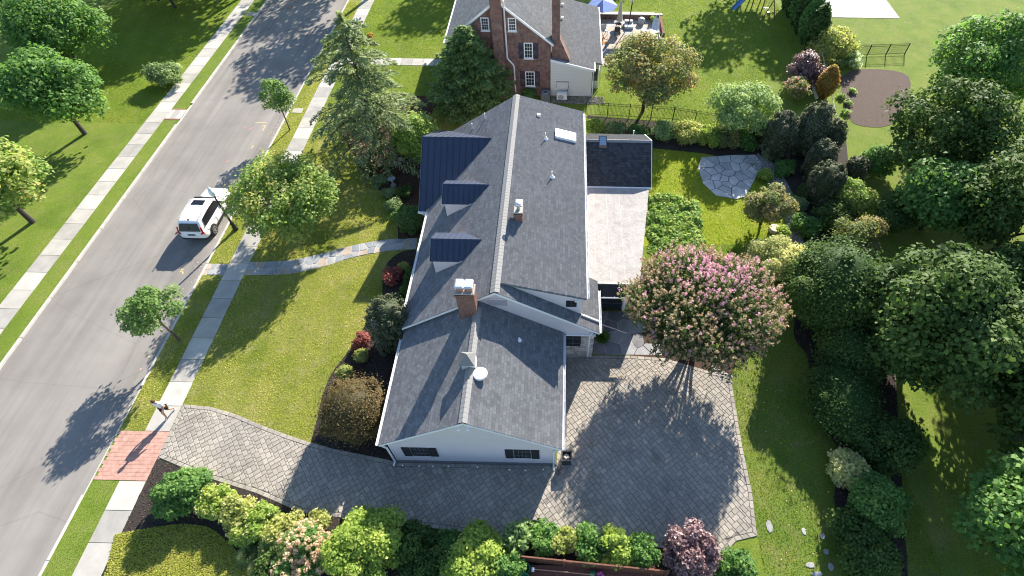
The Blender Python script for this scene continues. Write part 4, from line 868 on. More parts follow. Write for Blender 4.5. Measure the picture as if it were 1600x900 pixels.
# ---- front garden
shrub('globe-shaped golden green arborvitae at the house corner', 'shrub', 651, 214, 1.7, 3.7, 'lime', .11, 2.8, name='arborvitae', tight=True, up=1.0, asp=2.2)
shrub('clipped round boxwood beside the metal-roofed wing', 'shrub', 641, 342, .98, 1.75, 'box', .07, 3, tight=True, name='boxwood')
for u, v, r, h, kd, lb in ((574, 258, .55, .5, 'brown', 'low bronze perennial at the edge of the cedar bed'), (590, 283, .6, .5, 'sage', 'pale sage perennial beside the birdbath'), (607, 302, .5, .55, 'sage', 'grey-green perennial just below the birdbath'), (615, 321, .55, .6, 'sage', 'grey-green mound between the birdbath and the round boxwood'), (622, 338, .45, .5, 'green', 'low green mound touching the round boxwood'), (632, 300, .6, .5, 'deep', 'dark low shrub against the metal-roofed wing')):
    shrub(lb, 'plant', u, v, r, h, kd, .09, 2.6, 14, .45, 'perennial_mound', 'low mounds in the cedar bed')
shrub('red barberry beside the flagstone walk', 'shrub', 613, 431, .72, .9, 'red', .08, 2.2, 20, .35, 'barberry', asp=2.2)
shrub('red barberry at the foot of the dark holly column', 'shrub', 562, 533, .6, .75, 'red', .08, 2.0, 18, .35, 'barberry', asp=2.2)
for u, v, r, lb in ((564, 556, .42, 'small yellow-green ball shrub, upper of two in the garage bed'), (539, 582, .45, 'small yellow-green ball shrub, lower of two in the garage bed'), (631, 417, .36, 'small yellow-tipped ball shrub beside the red barberry near the walk')):
    shrub(lb, 'shrub', u, v, r, r*1.7, 'gold', .05, 3, tight=True, name='ball_shrub', group='yellow ball shrubs')
shrub('dark green mound against the house below the dormers', 'shrub', 643, 432, .55, .9, 'deep', .08, 2.6, name='mound_shrub'); shrub('dark green mound against the house nearest the holly column', 'shrub', 637, 455, .55, .9, 'deep', .08, 2.6, name='mound_shrub')
shrub('tall dark clipped holly column at the garage corner', 'shrub', 607, 512, 1.28, 4.0, 'holly', .075, 2.8, name='holly_column', shape='column', xy=(-9.5, 17.2))
shrub('large bronze-brown cypress mound beside the garage', 'shrub', 555, 640, 1.75, 3.1, 'brown', .06, 4.0, name='cypress_mound', tight=True, asp=1.6, jit=.5)
# ---- border below the drive
shrub('big dense green shrub at the left end of the lower border', 'shrub', 283, 770, 1.25, 1.8, 'green', .1, 3, 40, .32, 'border_shrub', group='shrubs of the lower border')
for u, v, r, h, kd, lb in ((338, 783, .8, 1.1, 'lime', 'lime shrub next to the big dense green shrub in the lower border'), (372, 797, .8, 1.1, 'gold', 'golden shrub second in the lower yellow border'), (408, 813, .85, 1.1, 'lime', 'lime shrub midway along the lower yellow border'), (446, 826, .8, 1.05, 'gold', 'golden shrub above the blush hydrangea'), (488, 822, .7, .9, 'gold', 'golden shrub at the right end of the lower yellow border'), (385, 828, .75, .9, 'lime', 'lime shrub low at the back of the yellow border'), (432, 850, .7, .85, 'maple', 'dull green shrub beside the ornamental grasses')):
    shrub(lb, 'shrub', u, v, r, h, kd, .1, 2.6, 24, .36, 'border_shrub', 'shrubs of the lower border', flowers=('cream', 60, .12, 7, .07))
shrub('hydrangea covered in blush flower heads in the lower border', 'shrub', 480, 862, 1.3, 1.4, 'green', .1, 2.4, 30, .33, 'hydrangea', flowers=('blush', 420, .12, 26, .06))
shrub('large round yellow-green shrub in the lower border', 'shrub', 570, 858, 1.85, 2.3, 'lime', .1, 2.8, 60, .28, 'round_shrub')
for u, v, r, h, kd, lb in ((642, 850, .95, 1.4, 'deep', 'dark shaded shrub right of the large round shrub'), (683, 868, 1.05, 1.2, 'deep', 'dark shaded shrub touching the yellow-green shrub'), (655, 892, 1.0, 1.1, 'deep', 'dark shaded shrub at the bottom edge right of the round shrub'), (702, 846, .6, 1.0, 'green', 'small green shrub behind the bright yellow-green shrub'), (792, 886, .85, 1.4, 'green', 'green shrub left of the brown lattice fence'), (425, 890, .9, .8, 'deep', 'dark low shrub beside the blush hydrangea')):
    shrub(lb, 'shrub', u, v, r, h, kd, .09, 2.8, 26, .36, 'border_shrub', 'shrubs of the lower border')
shrub('bright yellow-green shrub left of the lattice fence', 'shrub', 737, 872, 1.4, 1.7, 'lime', .11, 2.8, 44, .3, 'laurel_shrub')
for u, v, r, h, kd, lb in ((815, 839, .8, 1.4, 'pale', 'variegated laurel at the left end of the lattice fence'), (850, 841, .8, 1.35, 'green', 'second laurel along the lattice fence from its left end'), (885, 844, .65, 1.35, 'gold', 'yellow fine-leaved shrub among the laurels'), (923, 849, .85, 1.35, 'green', 'laurel just right of the yellow fine-leaved shrub'), (962, 854, .85, 1.35, 'lime', 'bright laurel near the right end of the lattice fence'), (1004, 863, .85, 1.3, 'green', 'rightmost laurel along the lattice fence')):
    shrub(lb, 'shrub', u, v, r, h, kd, .12, 2.6, 26, .36, 'laurel_hedge_shrub', 'laurels along the lattice fence', jit=.9)
shrub('purple-leaved ninebark at the bottom of the paved court', 'shrub', 1080, 862, 1.4, 2.1, 'purple', .1, 2.2, 46, .26, 'ninebark', jit=.8)
shrub('small green shrub right of the purple ninebark', 'shrub', 1152, 888, .95, 1.0, 'green', .1, 2.6, 24, .36, 'border_shrub', 'shrubs of the lower border')
def grass_clump(u, v, r, h, kd, lb, n=700):
    SEED[0] += 1; rg = np.random.default_rng(SEED[0]); x, y = P(u, v); t = thing('ornamental_grass', lb, 'grass clump', (x, y, G), 'ornamental grasses in the lower border')
    a = rg.uniform(0, 6.283, n); k = rg.random(n)**.5; o = np.stack([np.cos(a), np.sin(a), 0*a], 1); p = np.array([x, y, G])+o*(k*r*.62)[:, None]+np.array([0, 0, 1])*(h*(.95-.75*k**2)*rg.uniform(.6, 1, n)*.6)[:, None]
    tv = unit(o*(k*1.1)[:, None]+np.array([0, 0, .9])*(1-.75*k)[:, None]+.1*rg.normal(size=(n, 3))); nr = unit(np.cross(tv, np.cross(np.array([0, 0, 1.]), o)+1e-3)); leafobj('blades', diamonds(p, tv, nr, np.full(n, h*.75), np.full(n, .035)), rg.random(n), LG[kd], t)
grass_clump(389, 868, .6, .7, 'sage', 'round grey-green grass clump beside the lower mulch path'); grass_clump(419, 860, .45, .5, 'cream', 'straw-coloured grass clump behind the round grey-green one'); grass_clump(402, 888, .45, .5, 'cream', 'straw-coloured grass clump at the bottom of the lower border')
grass_clump(940, 528, .55, .6, 'green', 'strappy green clump at the stone-faced house corner')
# ---- garden on the right
shrub('tall dark dense evergreen right of the crape myrtle', 'tree', 1304, 452, 2.75, 5.4, 'deep', .1, 3.0, name='evergreen_tree', tight=True, ry=3.1)
shrub('dark dense evergreen mound joining the tall evergreen below it', 'shrub', 1330, 545, 1.9, 3.0, 'deep', .09, 3.0, name='evergreen_shrub', tight=True, ry=2.2)
shrub('cream-flowered spirea mound behind the crape myrtle', 'shrub', 1212, 404, 1.75, 2.0, 'cream', .1, 2.8, 44, .32, 'spirea')
shrub('big dark shrub with pale edge leaves on the right of the side lawn', 'shrub', 1318, 622, 1.9, 2.6, 'deep', .085, 2.6, name='evergreen_shrub', ry=2.7, tight=True)
shrub('pale pink-tinged shrub at the right edge of the side lawn', 'shrub', 1330, 735, 1.05, 1.7, 'cream', .1, 2.2, 30, .3, 'rose_shrub')
for u, v, r, h, kd, lb in ((1300, 335, 1.3, 1.7, 'deep', 'dark shrub below the clipped hollies by the stone bed'), (1335, 305, 1.4, 2.4, 'maple', 'yellowish green shrub right of the clipped hollies'), (1262, 352, 1.0, 1.0, 'green', 'low green shrub at the bend of the stone bed'), (1345, 365, 1.6, 2.4, 'dog', 'bronze-tinted shrub behind the tall evergreen'), (1195, 274, .6, .6, 'lime', 'bright leafy plant on the edge of the stone patio'), (1222, 268, .55, .6, 'green', 'small green plant between stone patio and hollies'), (1222, 362, .5, .5, 'lime', 'small lime plant behind the spirea'), (1345, 830, 1.2, 1.6, 'deep', 'dark shrub low in the right-hand bed'), (1375, 790, 1.5, 2.2, 'green', 'green shrub right of the pink-tinged shrub'), (1385, 690, 1.6, 2.4, 'deep', 'dark shrub behind the big clipped evergreen'), (1360, 870, 1.3, 1.8, 'deep', 'dark shrub in the lower right bed by the stepping stones'), (1388, 560, 1.5, 2.6, 'deep', 'dark shrub in the gap below the tall evergreen'), (1400, 330, 1.7, 2.4, 'deep', 'dark shrub right of the bronze-tinted shrub'), (1375, 250, 1.4, 2.2, 'green', 'green shrub at the end of the holly group'), (1262, 300, .7, .9, 'deep', 'low dark shrub between stone bed and hollies'), (1228, 262, .8, .6, 'green', 'low green mound at the foot of the holly columns'), (1247, 318, .7, .6, 'sage', 'low grey-green mound beside the bend of the stone bed'), (1205, 240, .7, .5, 'sage', 'low grey-green mound above the stone patio'), (1275, 395, .9, 1.2, 'deep', 'low dark shrub at the foot of the tall evergreen'), (1310, 560, .9, 1.9, 'purple', 'pinkish shrub between tall evergreen and pale-edged shrub')):
    shrub(lb, 'shrub', u, v, r, h, kd, .11, 2.6, 28, .36, 'garden_shrub', 'shrubs of the right-hand garden')
for u, v, r, h, lb in ((1208, 240, 1.2, 3.7, 'clipped dark holly column, leftmost of the group'), (1255, 238, 1.3, 4.4, 'clipped dark holly column, tallest at the back of the group'), (1286, 242, 1.0, 3.2, 'small clipped holly behind the tallest column'), (1270, 277, 1.05, 3.3, 'clipped dark holly column in the middle of the group'), (1276, 312, 1.2, 3.3, 'clipped dark holly column, nearest of the group'), (1330, 278, .8, 1.9, 'small clipped holly at the right of the group')):
    shrub(lb, 'shrub', u, v, r, h, 'holly', .085, 2.6, name='clipped_holly', group='clipped dark hollies', shape='column', xy=P(u, v))
for u, v, r, h, kd, lb in ((930, 200, .8, 1.4, 'lime', 'lime shrub at the house end of the garden fence'), (962, 204, .95, 1.2, 'sage', 'grey-green shrub behind the pavilion roof'), (1000, 207, .9, 1.0, 'green', 'green shrub at the pavilion corner'), (1038, 204, 1.0, 1.2, 'pale', 'variegated pale shrub in the fence border'), (1072, 208, 1.2, 1.25, 'gold', 'golden shrub in the fence border'), (1107, 212, 1.1, 1.2, 'lime', 'lime shrub right of the golden one in the fence border'), (1136, 216, 1.1, 1.2, 'dog', 'bronze-green shrub in the fence border'), (1166, 216, 1.1, 1.2, 'green', 'green shrub near the holly columns in the fence border'), (1192, 205, 1.0, 1.6, 'deep', 'dark shrub touching the leftmost holly column')):
    shrub(lb, 'shrub', u, v, r, h, kd, .11, 2.5, 28, .36, 'fence_shrub', 'shrubs along the garden fence')
shrub('dark purple smoke bush beside the fallen pale pole', 'shrub', 1265, 108, 1.7, 2.6, 'purple', .13, 1.9, 34, .34, 'smoke_bush', jit=.8)
shrub('magenta-flowered shrub left of the pale pole', 'shrub', 1248, 140, 1.2, 2.0, 'dog', .12, 1.6, 26, .34, 'rose_shrub', flowers=('pink', 60, .12, 8, .09))
shrub('narrow orange-tipped conifer right of the pale pole', 'shrub', 1294, 128, .8, 3.0, 'orange', .12, 2.4, name='narrow_conifer', shape='cone')
shrub('golden-leaved shrub beyond the arborvitae row', 'shrub', 1300, 68, 2.1, 2.8, 'gold', .15, 2.0, 36, .34, 'golden_shrub', jit=.8)
shrub('white-flowered bush below the golden-leaved shrub', 'shrub', 1325, 92, 1.2, 1.1, 'pale', .13, 2, 22, .36, 'flowering_bush', flowers=('white', 70, .15, 8, .1))
for k in range(6):
    lb = 'narrow green arborvitae in the row beside the neighbour lawn, %s' % ['nearest of the row', 'second from the near end', 'third from the near end', 'third from the far end', 'second from the far end', 'farthest of the row'][k]
    shrub(lb, 'shrub', 0, 0, .95, 4.6, 'green' if k % 2 else 'deep', .16, 2.0, name='columnar_arborvitae', shape='cone', xy=(23.8-.02*k, 51.2+k*1.75), group='arborvitae row', up=1.2, asp=2.4)
shrub('grey-green shrub beside the sidewalk across the road', 'shrub', 258, 118, 1.5, 1.6, 'sage', .15, 2.2, 28, .36, 'garden_shrub'); shrub('small green shrub at the foot of the spruce beside the roof', 'shrub', 828, 150, .7, 1.0, 'green', .12, 2, 16, .4, 'garden_shrub')
# small bedding plants in the brown mulch patch
for i, (u, v) in enumerate(((1313, 150), (1325, 160), (1322, 175), (1332, 142))):
    shrub(['small bedding plant left in the brown mulch patch', 'small bedding plant in the middle of the brown mulch patch', 'small bedding plant lowest in the brown mulch patch', 'small bedding plant right in the brown mulch patch'][i], 'plant', u, v, .35, .35, 'pale', .1, 2, 8, .5, 'bedding_plant', 'bedding plants in the mulch patch')
# ---- vine on its pergola beside the flat roof
vx0, vy0 = P(1008, 398, 2.4); vx1, vy1 = P(1088, 300, 2.4)
pg = thing('pergola', 'timber pergola under the leafy vine beside the flat roof', 'pergola', (6.5, 24, G)); cedarw = M('pergola_wood', (.2, .14, .09), .85, .25, 6)
X0, X1, Y0, Y1 = 5.85, 9.0, 22.6, 27.6
for x in (X0+.2, X1-.2):
    for y in (Y0+.2, Y1-.2): B().box(x-.06, x+.06, y-.06, y+.06, G, 2.3).build('post', cedarw, pg)
for y in (Y0+.2, Y1-.2): B().box(X0, X1, y-.05, y+.05, 2.3, 2.45).build('beam', cedarw, pg)
for k in range(8): x = X0+.15+k*.41; B().box(x-.03, x+.03, Y0, Y1, 2.455, 2.56).build('rafter', cedarw, pg)
rg = np.random.default_rng(5); vt = thing('vine', 'leafy green vine covering the pergola beside the flat roof', 'vine', (X0+.3, Y0+.3, G)); L = []
for k in range(150): L.append((rg.uniform(X0-.1, X1-.1), rg.uniform(Y0, Y1), 2.55+rg.uniform(-.12, .16), rg.uniform(.28, .42), rg.uniform(.28, .42), rg.uniform(.16, .26)))
for k in range(26): L.append((X1-.05+rg.uniform(-.1, .15), rg.uniform(Y0, Y1), rg.uniform(.8, 2.2), .35, .4, .4))
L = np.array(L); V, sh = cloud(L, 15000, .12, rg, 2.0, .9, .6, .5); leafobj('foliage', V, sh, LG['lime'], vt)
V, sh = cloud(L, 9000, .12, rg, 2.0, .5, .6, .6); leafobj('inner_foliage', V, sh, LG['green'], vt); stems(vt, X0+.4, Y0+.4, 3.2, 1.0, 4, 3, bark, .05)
# ---- grass blades on the lawns (uncountable)
def blades(name, label, boxes, excl, dens, mat, h, seed):
    rg = np.random.default_rng(seed); Vs = []; Ss = []
    for (x0, x1, y0, y1) in boxes:
        n = int((x1-x0)*(y1-y0)*dens); X, Y = rg.uniform(x0, x1, n), rg.uniform(y0, y1, n); ok = np.ones(n, bool)
        for p in excl: ok &= ~inpoly(X, Y, p)
        X, Y = X[ok], Y[ok]; n = len(X); a = rg.uniform(0, 6.283, n); hh = h*rg.uniform(.5, 1.3, n); l = np.stack([np.cos(a), np.sin(a)], 1); wd = .022
        p0 = np.stack([X-l[:, 1]*wd, Y+l[:, 0]*wd, np.full(n, G)], 1); p1 = np.stack([X+l[:, 1]*wd, Y-l[:, 0]*wd, np.full(n, G)], 1); p2 = np.stack([X+l[:, 0]*hh*.6, Y+l[:, 1]*hh*.6, G+hh], 1)
        Vs.append(np.stack([p0, p1, p2], 1).reshape(-1, 3)); pat = np.sin(X*.9+1.3*np.sin(Y*.5))*np.sin(Y*.8+1.1*np.sin(X*.6)); Ss.append(np.clip(.48+.26*pat+.10*np.sign(np.sin(X*2.9+Y*.35))+rg.normal(size=n)*.2, 0, 1))
    V = np.vstack(Vs); TOTAL[0] += len(V)//3; o = link(name, np_mesh(name, V, 3, np.concatenate(Ss)), mat); return tag(o, label, 'grass', kind='stuff')
rect = lambda x0, x1, y0, y1: [(x0, y0), (x1, y0), (x1, y1), (x0, y1)]
HOUSE = rect(-8.3, 2.1, 9.9, 33.5)
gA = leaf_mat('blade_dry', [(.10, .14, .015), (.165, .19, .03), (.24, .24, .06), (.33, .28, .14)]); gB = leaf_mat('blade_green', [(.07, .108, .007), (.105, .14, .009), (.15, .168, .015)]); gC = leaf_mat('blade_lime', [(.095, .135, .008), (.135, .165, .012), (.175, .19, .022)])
blades('grass', 'sunlit olive grass of the front lawn and verge', [(-20.6, -8.2, 10.2, 37), (KN+.17, -21.97, 11.5, 60)], [DRIVE, WALK, BED_GAR, BED_FRONT, BED_CEDAR, HOUSE, rect(KN, -21.9, 22, 23.05)], 260, gA, .06, 1)
blades('grass', 'green grass of the neighbour lawns and across the road', [(-20.6, -9.9, 37, 64), (3, 23, 38.5, 66), (-48, -35, 38, 64)], [BED_CEDAR, rect(-20.6, -8, 47.5, 48.9), rect(2, 9.6, 47, 59), PP((1092, 262), (1180, 180), (1200, 120), (1340, 120), (1340, 300))], 150, gB, .07, 2)
blades('grass', 'lime green grass of the back lawn', [(5.9, 17, 20.5, 36)], [PATIO, rect(0, 6.1, 20, 34), BED_RIGHT, BED_FENCE, GRAV], 260, gC, .06, 3)
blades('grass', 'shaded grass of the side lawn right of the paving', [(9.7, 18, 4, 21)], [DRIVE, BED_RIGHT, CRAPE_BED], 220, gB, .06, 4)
cl = [(p[0], p[1]) for p in curve((180, 835), (262, 821), (300, 820), (330, 826), (360, 850), (383, 878), (395, 905))]+PP((400, 960), (150, 960))
_X = [p[0] for p in cl]; _Y = [p[1] for p in cl]; rg = np.random.default_rng(9); X = rg.uniform(min(_X), max(_X), 40000); Y = rg.uniform(min(_Y), max(_Y), 40000); ok = inpoly(X, Y, cl); X, Y = X[ok], Y[ok]; n = len(X); a = rg.uniform(0, 6.283, n); hh = .06*rg.uniform(.5, 1.3, n); z = np.full(n, G+.024)
V = np.stack([np.stack([X-np.sin(a)*.02, Y+np.cos(a)*.02, z], 1), np.stack([X+np.sin(a)*.02, Y-np.cos(a)*.02, z], 1), np.stack([X+np.cos(a)*hh*.6, Y+np.sin(a)*hh*.6, z+hh], 1)], 1).reshape(-1, 3)
tag(link('grass', np_mesh('grass', V, 3, np.clip(.58+.25*rg.normal(size=n), 0, 1)), gA), 'grass of the lawn in the lower left corner', 'grass', kind='stuff')
# river stones, mulch chips and fallen leaves
def chips(name, label, poly, n, size, z, mat, seed, flat=.5, cat='stones'):
    rg = np.random.default_rng(seed); xs = [p[0] for p in poly]; ys = [p[1] for p in poly]; X = rg.uniform(min(xs), max(xs), n*3); Y = rg.uniform(min(ys), max(ys), n*3); ok = inpoly(X, Y, poly); X, Y = X[ok][:n], Y[ok][:n]; m = len(X)
    s = size*rg.uniform(.5, 1.4, m); a = rg.uniform(0, 6.283, m); Vs = []
    base = np.array([(1, 0, 0), (-.2, .7, .1), (-1, .1, 0), (.1, -.75, .1), (0, 0, 1)]); fc = ((0, 1, 4), (1, 2, 4), (2, 3, 4), (3, 0, 4))
    R_ = np.stack([np.stack([np.cos(a), -np.sin(a)], 1), np.stack([np.sin(a), np.cos(a)], 1)], 1)
    pts = np.einsum('nij,kj->nki', R_, base[:, :2])*s[:, None, None]; pts = np.concatenate([pts+np.stack([X, Y], 1)[:, None, :], z+base[None, :, 2:]*s[:, None, None]*flat], 2)
    V = np.concatenate([pts[:, f, :] for f in fc], 1).reshape(-1, 3); TOTAL[0] += m*4
    return tag(link(name, np_mesh(name, V, 3, np.repeat(rg.random(m), 4)), mat), label, cat, kind='stuff')
LGs = leaf_mat('river_stone', [(.09, .085, .08), (.2, .185, .17), (.34, .32, .30)], 0, .8, .2); LGm = leaf_mat('mulch_chip', [(.02, .016, .014), (.05, .036, .028), (.10, .075, .055)], 0, .95, .1); LGr = leaf_mat('mulch_chip_red', [(.03, .015, .011), (.07, .035, .025), (.12, .07, .05)], 0, .95, .1); LGf = leaf_mat('fallen_leaf', [(.2, .1, .03), (.35, .25, .08), (.45, .38, .2), (.5, .2, .3)], .2)
chips('river_stones', 'grey river stones of the curved bed by the hollies', GRAV, 2600, .085, G+.02, LGs, 21)
chips('mulch_chips', 'dark mulch chips of the garage bed', BED_GAR, 5000, .05, G+.018, LGm, 22, .5, 'mulch'); chips('mulch_chips', 'dark mulch chips of the bed beside the walk', BED_FRONT, 2500, .05, G+.018, LGm, 23, .5, 'mulch'); chips('mulch_chips', 'reddish mulch chips under the cedar', BED_CEDAR, 9000, .055, G+.018, LGr, 24, .5, 'mulch'); chips('mulch_chips', 'dark mulch chips of the lower border', BOTTOM, 12000, .05, G+.018, LGm, 25, .5, 'mulch'); chips('mulch_chips', 'dark mulch chips of the right-hand bed', BED_RIGHT, 9000, .06, G+.018, LGm, 26, .5, 'mulch')
chips('river_stones', 'pale stones along the foot of the neighbour addition', rect(-1.1, 3.6, 41.9, 43.0), 700, .09, G+.01, LGs, 27)
chips('river_stones', 'small edging rocks at the foot of the crape myrtle', PP((1112, 570), (1142, 588), (1144, 600), (1118, 590)), 40, .14, G+.01, LGs, 28)
chips('fallen_leaves', 'fallen petals and leaves scattered on the shaded court', PP((890, 560), (1090, 580), (1120, 640), (960, 640), (890, 600)), 150, .035, G+.045, LGf, 29, .2, 'leaves'); chips('fallen_leaves', 'fallen leaves scattered over the front lawn', PP((330, 620), (420, 440), (600, 420), (560, 520), (500, 640)), 100, .03, G+.05, LGf, 31, .3, 'leaves'); chips('fallen_leaves', 'fallen leaves along the road gutter', [(KN-.7, 12), (KN-.05, 12), (KN-.05, 58), (KN-.7, 58)], 260, .045, .004, LGf, 32, .2, 'leaves'); chips('fallen_leaves', 'fallen leaves scattered over the side lawn', PP((1150, 600), (1290, 560), (1320, 870), (1200, 880)), 70, .032, G+.06, LGf, 30, .3, 'leaves')
# ================================================================== VEHICLE
def make_car(label, cx, y0):
    t = thing('parked_car', label, 'car', (cx, y0+2.35, 0))
    paint = NG('car_paint'); paint.base((.80, .80, .79, 1), .22, .5); paint.b.inputs['Coat Weight'].default_value = .6; paint = paint.m
    blk = M('car_trim', (.02, .02, .022), .5, .1, 5); cg = glass_mat('car_glass', (.008, .009, .012), .12); cg.node_tree.nodes['Principled BSDF'].inputs['Specular IOR Level'].default_value = .2
    def loft(name, stn, prof, mat, par, smooth=True):
        b = B(); rows = []
        for s in stn:
            half = prof(s); pts = [(-x, z) for x, z in half]+[(x, z) for x, z in half[::-1]]
            rows.append(len(b.v)); b.v += [(cx+x, y0+s[0], z) for x, z in pts]; n = len(pts)
        for i, j in zip(rows, rows[1:]):
            for q in range(n): b.f.append((i+q, i+(q+1) % n, j+(q+1) % n, j+q))
        b.f.append(tuple(rows[0]+q for q in range(n-1, -1, -1))); b.f.append(tuple(rows[-1]+q for q in range(n)))
        o = b.build(name, mat, par, smooth); m = o.modifiers.new('sub', 'SUBSURF'); m.levels = m.render_levels = 2; return o
    def bprof(s):
        y, w, zb, zt = s; mid = (zb+zt)/2
        return [(.02, zb), (.75*w, zb), (.95*w, zb+.06), (w, mid-.08), (.99*w, mid+.1), (.95*w, zt-.06), (.84*w, zt), (.4*w, zt+.025), (.02, zt+.03)]
    body = loft('body', [(0, .78, .45, .92), (.05, .88, .38, 1.0), (.3, .955, .28, 1.04), (1, .975, .25, 1.05), (2.3, .975, .25, 1.03), (3.3, .975, .25, 1.01), (4.1, .955, .27, .96), (4.5, .89, .32, .89), (4.65, .8, .4, .8), (4.7, .66, .45, .70)], bprof, paint, t)
    def cprof(s):
        y, wb, wt, zt = s; zb = .98
        return [(.02, zb), (wb*.6, zb), (wb, zb), (wb+(wt-wb)*.5, (zb+zt)/2), (wt+.03, zt-.09), (wt-.03, zt-.02), (wt*.55, zt), (.02, zt+.012)]
    cab = loft('cabin', [(.08, .80, .68, 1.12), (.16, .83, .70, 1.28), (.36, .86, .71, 1.60), (.62, .875, .72, 1.70), (1.6, .89, .73, 1.755), (2.5, .89, .72, 1.70), (2.85, .88, .70, 1.56), (3.3, .86, .70, 1.22), (3.5, .84, .70, 1.03)], cprof, paint, t)
    def panel(name, pts, mat, d=.018, par=t):
        pts = [Vector((cx+x, y0+y, z)) for x, y, z in pts]; nr = (pts[1]-pts[0]).cross(pts[2]-pts[0]).normalized(); return B().slab([tuple(p+nr*d) for p in pts], tuple(nr*-(d+.04))).build(name, mat, par)
    panel('rear_window', [(-.70, .045, 1.08), (.70, .045, 1.08), (.60, .285, 1.56), (-.60, .285, 1.56)], cg)
    panel('windscreen', [(.70, 3.42, 1.12), (-.70, 3.42, 1.12), (-.60, 2.78, 1.62), (.60, 2.78, 1.62)], cg, .03)
    panel('sunroof', [(-.42, 1.95, 1.757), (.42, 1.95, 1.757), (.40, 2.4, 1.725), (-.40, 2.4, 1.725)], cg, .012)
    for s in (-1, 1):
        q = [(s*.885, .55, 1.12), (s*.905, 1.6, 1.10), (s*.905, 3.05, 1.08), (s*.80, 2.55, 1.58), (s*.795, 1.6, 1.62), (s*.79, .75, 1.58)]
        panel('side_window', q if s > 0 else q[::-1], cg, .012)
        B().box(cx+s*.66-.015, cx+s*.66+.015, y0+.5, y0+2.5, 1.735, 1.775).build('roof_rail', M('rail_grey', (.35, .35, .36), .4), t)
        panel('tail_light', [(s*.80, .03, 1.0), (s*.88, .10, 1.0), (s*.83, .20, 1.34), (s*.74, .13, 1.36)][::s], M('tail_light', (.5, .02, .02), .25, .1), .03)
        panel('tail_light', [(s*.66, -.005, .84), (s*.90, .08, .86), (s*.90, .09, 1.0), (s*.70, .005, .96)][::s], M('tail_light', (.5, .02, .02), .25, .1), .03)
        m = B(); m.lathe((cx+s*1.03, y0+2.95, 1.12), [(.02, -.1), (.1, -.06), (.11, .04), (.03, .1)], 12, (s, 0, 0)); m.build('mirror', paint, t, True)
        for yy in (.93, 3.78):
            B().lathe((cx+s*.80, y0+yy, .38), [(.42, 0), (.43, .165), (.41, .18)], 28, (s, 0, 0)).build('wheel_arch', blk, t)
            w = B().lathe((cx+s*.76, y0+yy, .36), [(.3, 0), (.355, .03), (.36, .19), (.33, .235), (.26, .24)], 28, (s, 0, 0)).build('wheel', M('tyre', (.02, .02, .02), .85, .1, 8), t, True)
            b = B(); b.lathe((cx+s*.995, y0+yy, .36), [(.25, -.02), (.26, .012), (.23, .014), (.225, -.01)], 28, (s, 0, 0)); b.lathe((cx+s*.995, y0+yy, .36), [(.06, -.02), (.06, .012), (.02, .016)], 14, (s, 0, 0))
            for k in range(5):
                a = k*1.2566; d = Vector((0, math.cos(a), math.sin(a))); e = Vector((0, -math.sin(a), math.cos(a))); c = Vector((cx+s*.99, y0+yy, .36)); b.slab([tuple(c+d*.05+e*.03), tuple(c+d*.24+e*.02), tuple(c+d*.24-e*.02), tuple(c+d*.05-e*.03)], (s*.015, 0, 0))
            b.build('rim', M('alloy', (.5, .5, .52), .3, .05, 5, metal=.8), w)
    for s in (-1, 1):
        for yy in (.62, 1.72, 2.78): B().box(cx+s*.972-.012, cx+s*.972+.012, y0+yy, y0+yy+.014, .45, 1.0).build('door_gap', blk, t)
        for yy in (.98, 2.05): B().box(cx+s*.985-.012, cx+s*.985+.012, y0+yy+.55, y0+yy+.72, .86, .89).build('door_handle', M('handle_grey', (.5, .5, .5), .4), t)
        B().box(cx+s*.968-.015, cx+s*.968+.015, y0+1.42, y0+3.28, .26, .38).build('sill_trim', blk, t)
        panel('headlight', [(s*.55, 4.64, .74), (s*.86, 4.5, .76), (s*.88, 4.42, .86), (s*.6, 4.58, .86)][::s], M('headlight', (.6, .62, .65), .15), .03)
    B().box(cx-.03, cx+.03, y0+.1, y0+.13, 1.08, 1.35).build('rear_wiper', blk, t)
    panel('number_plate', [(-.24, -.01, .74), (.24, -.01, .74), (.24, -.004, .85), (-.24, -.004, .85)], M('plate_dark', (.05, .05, .06), .5), .02)
    B().box(cx-.82, cx+.82, y0-.0, y0+.2, .33, .47).build('rear_bumper', blk, t, bevel=.03); b = B(); b.lathe((cx, y0+.55, 1.69), [(.06, 0), (.05, .03), (.015, .08)], 10); b.build('antenna', blk, t); return t
make_car('white estate SUV parked at the kerb beside the lamp post', -24.92, 24.95)
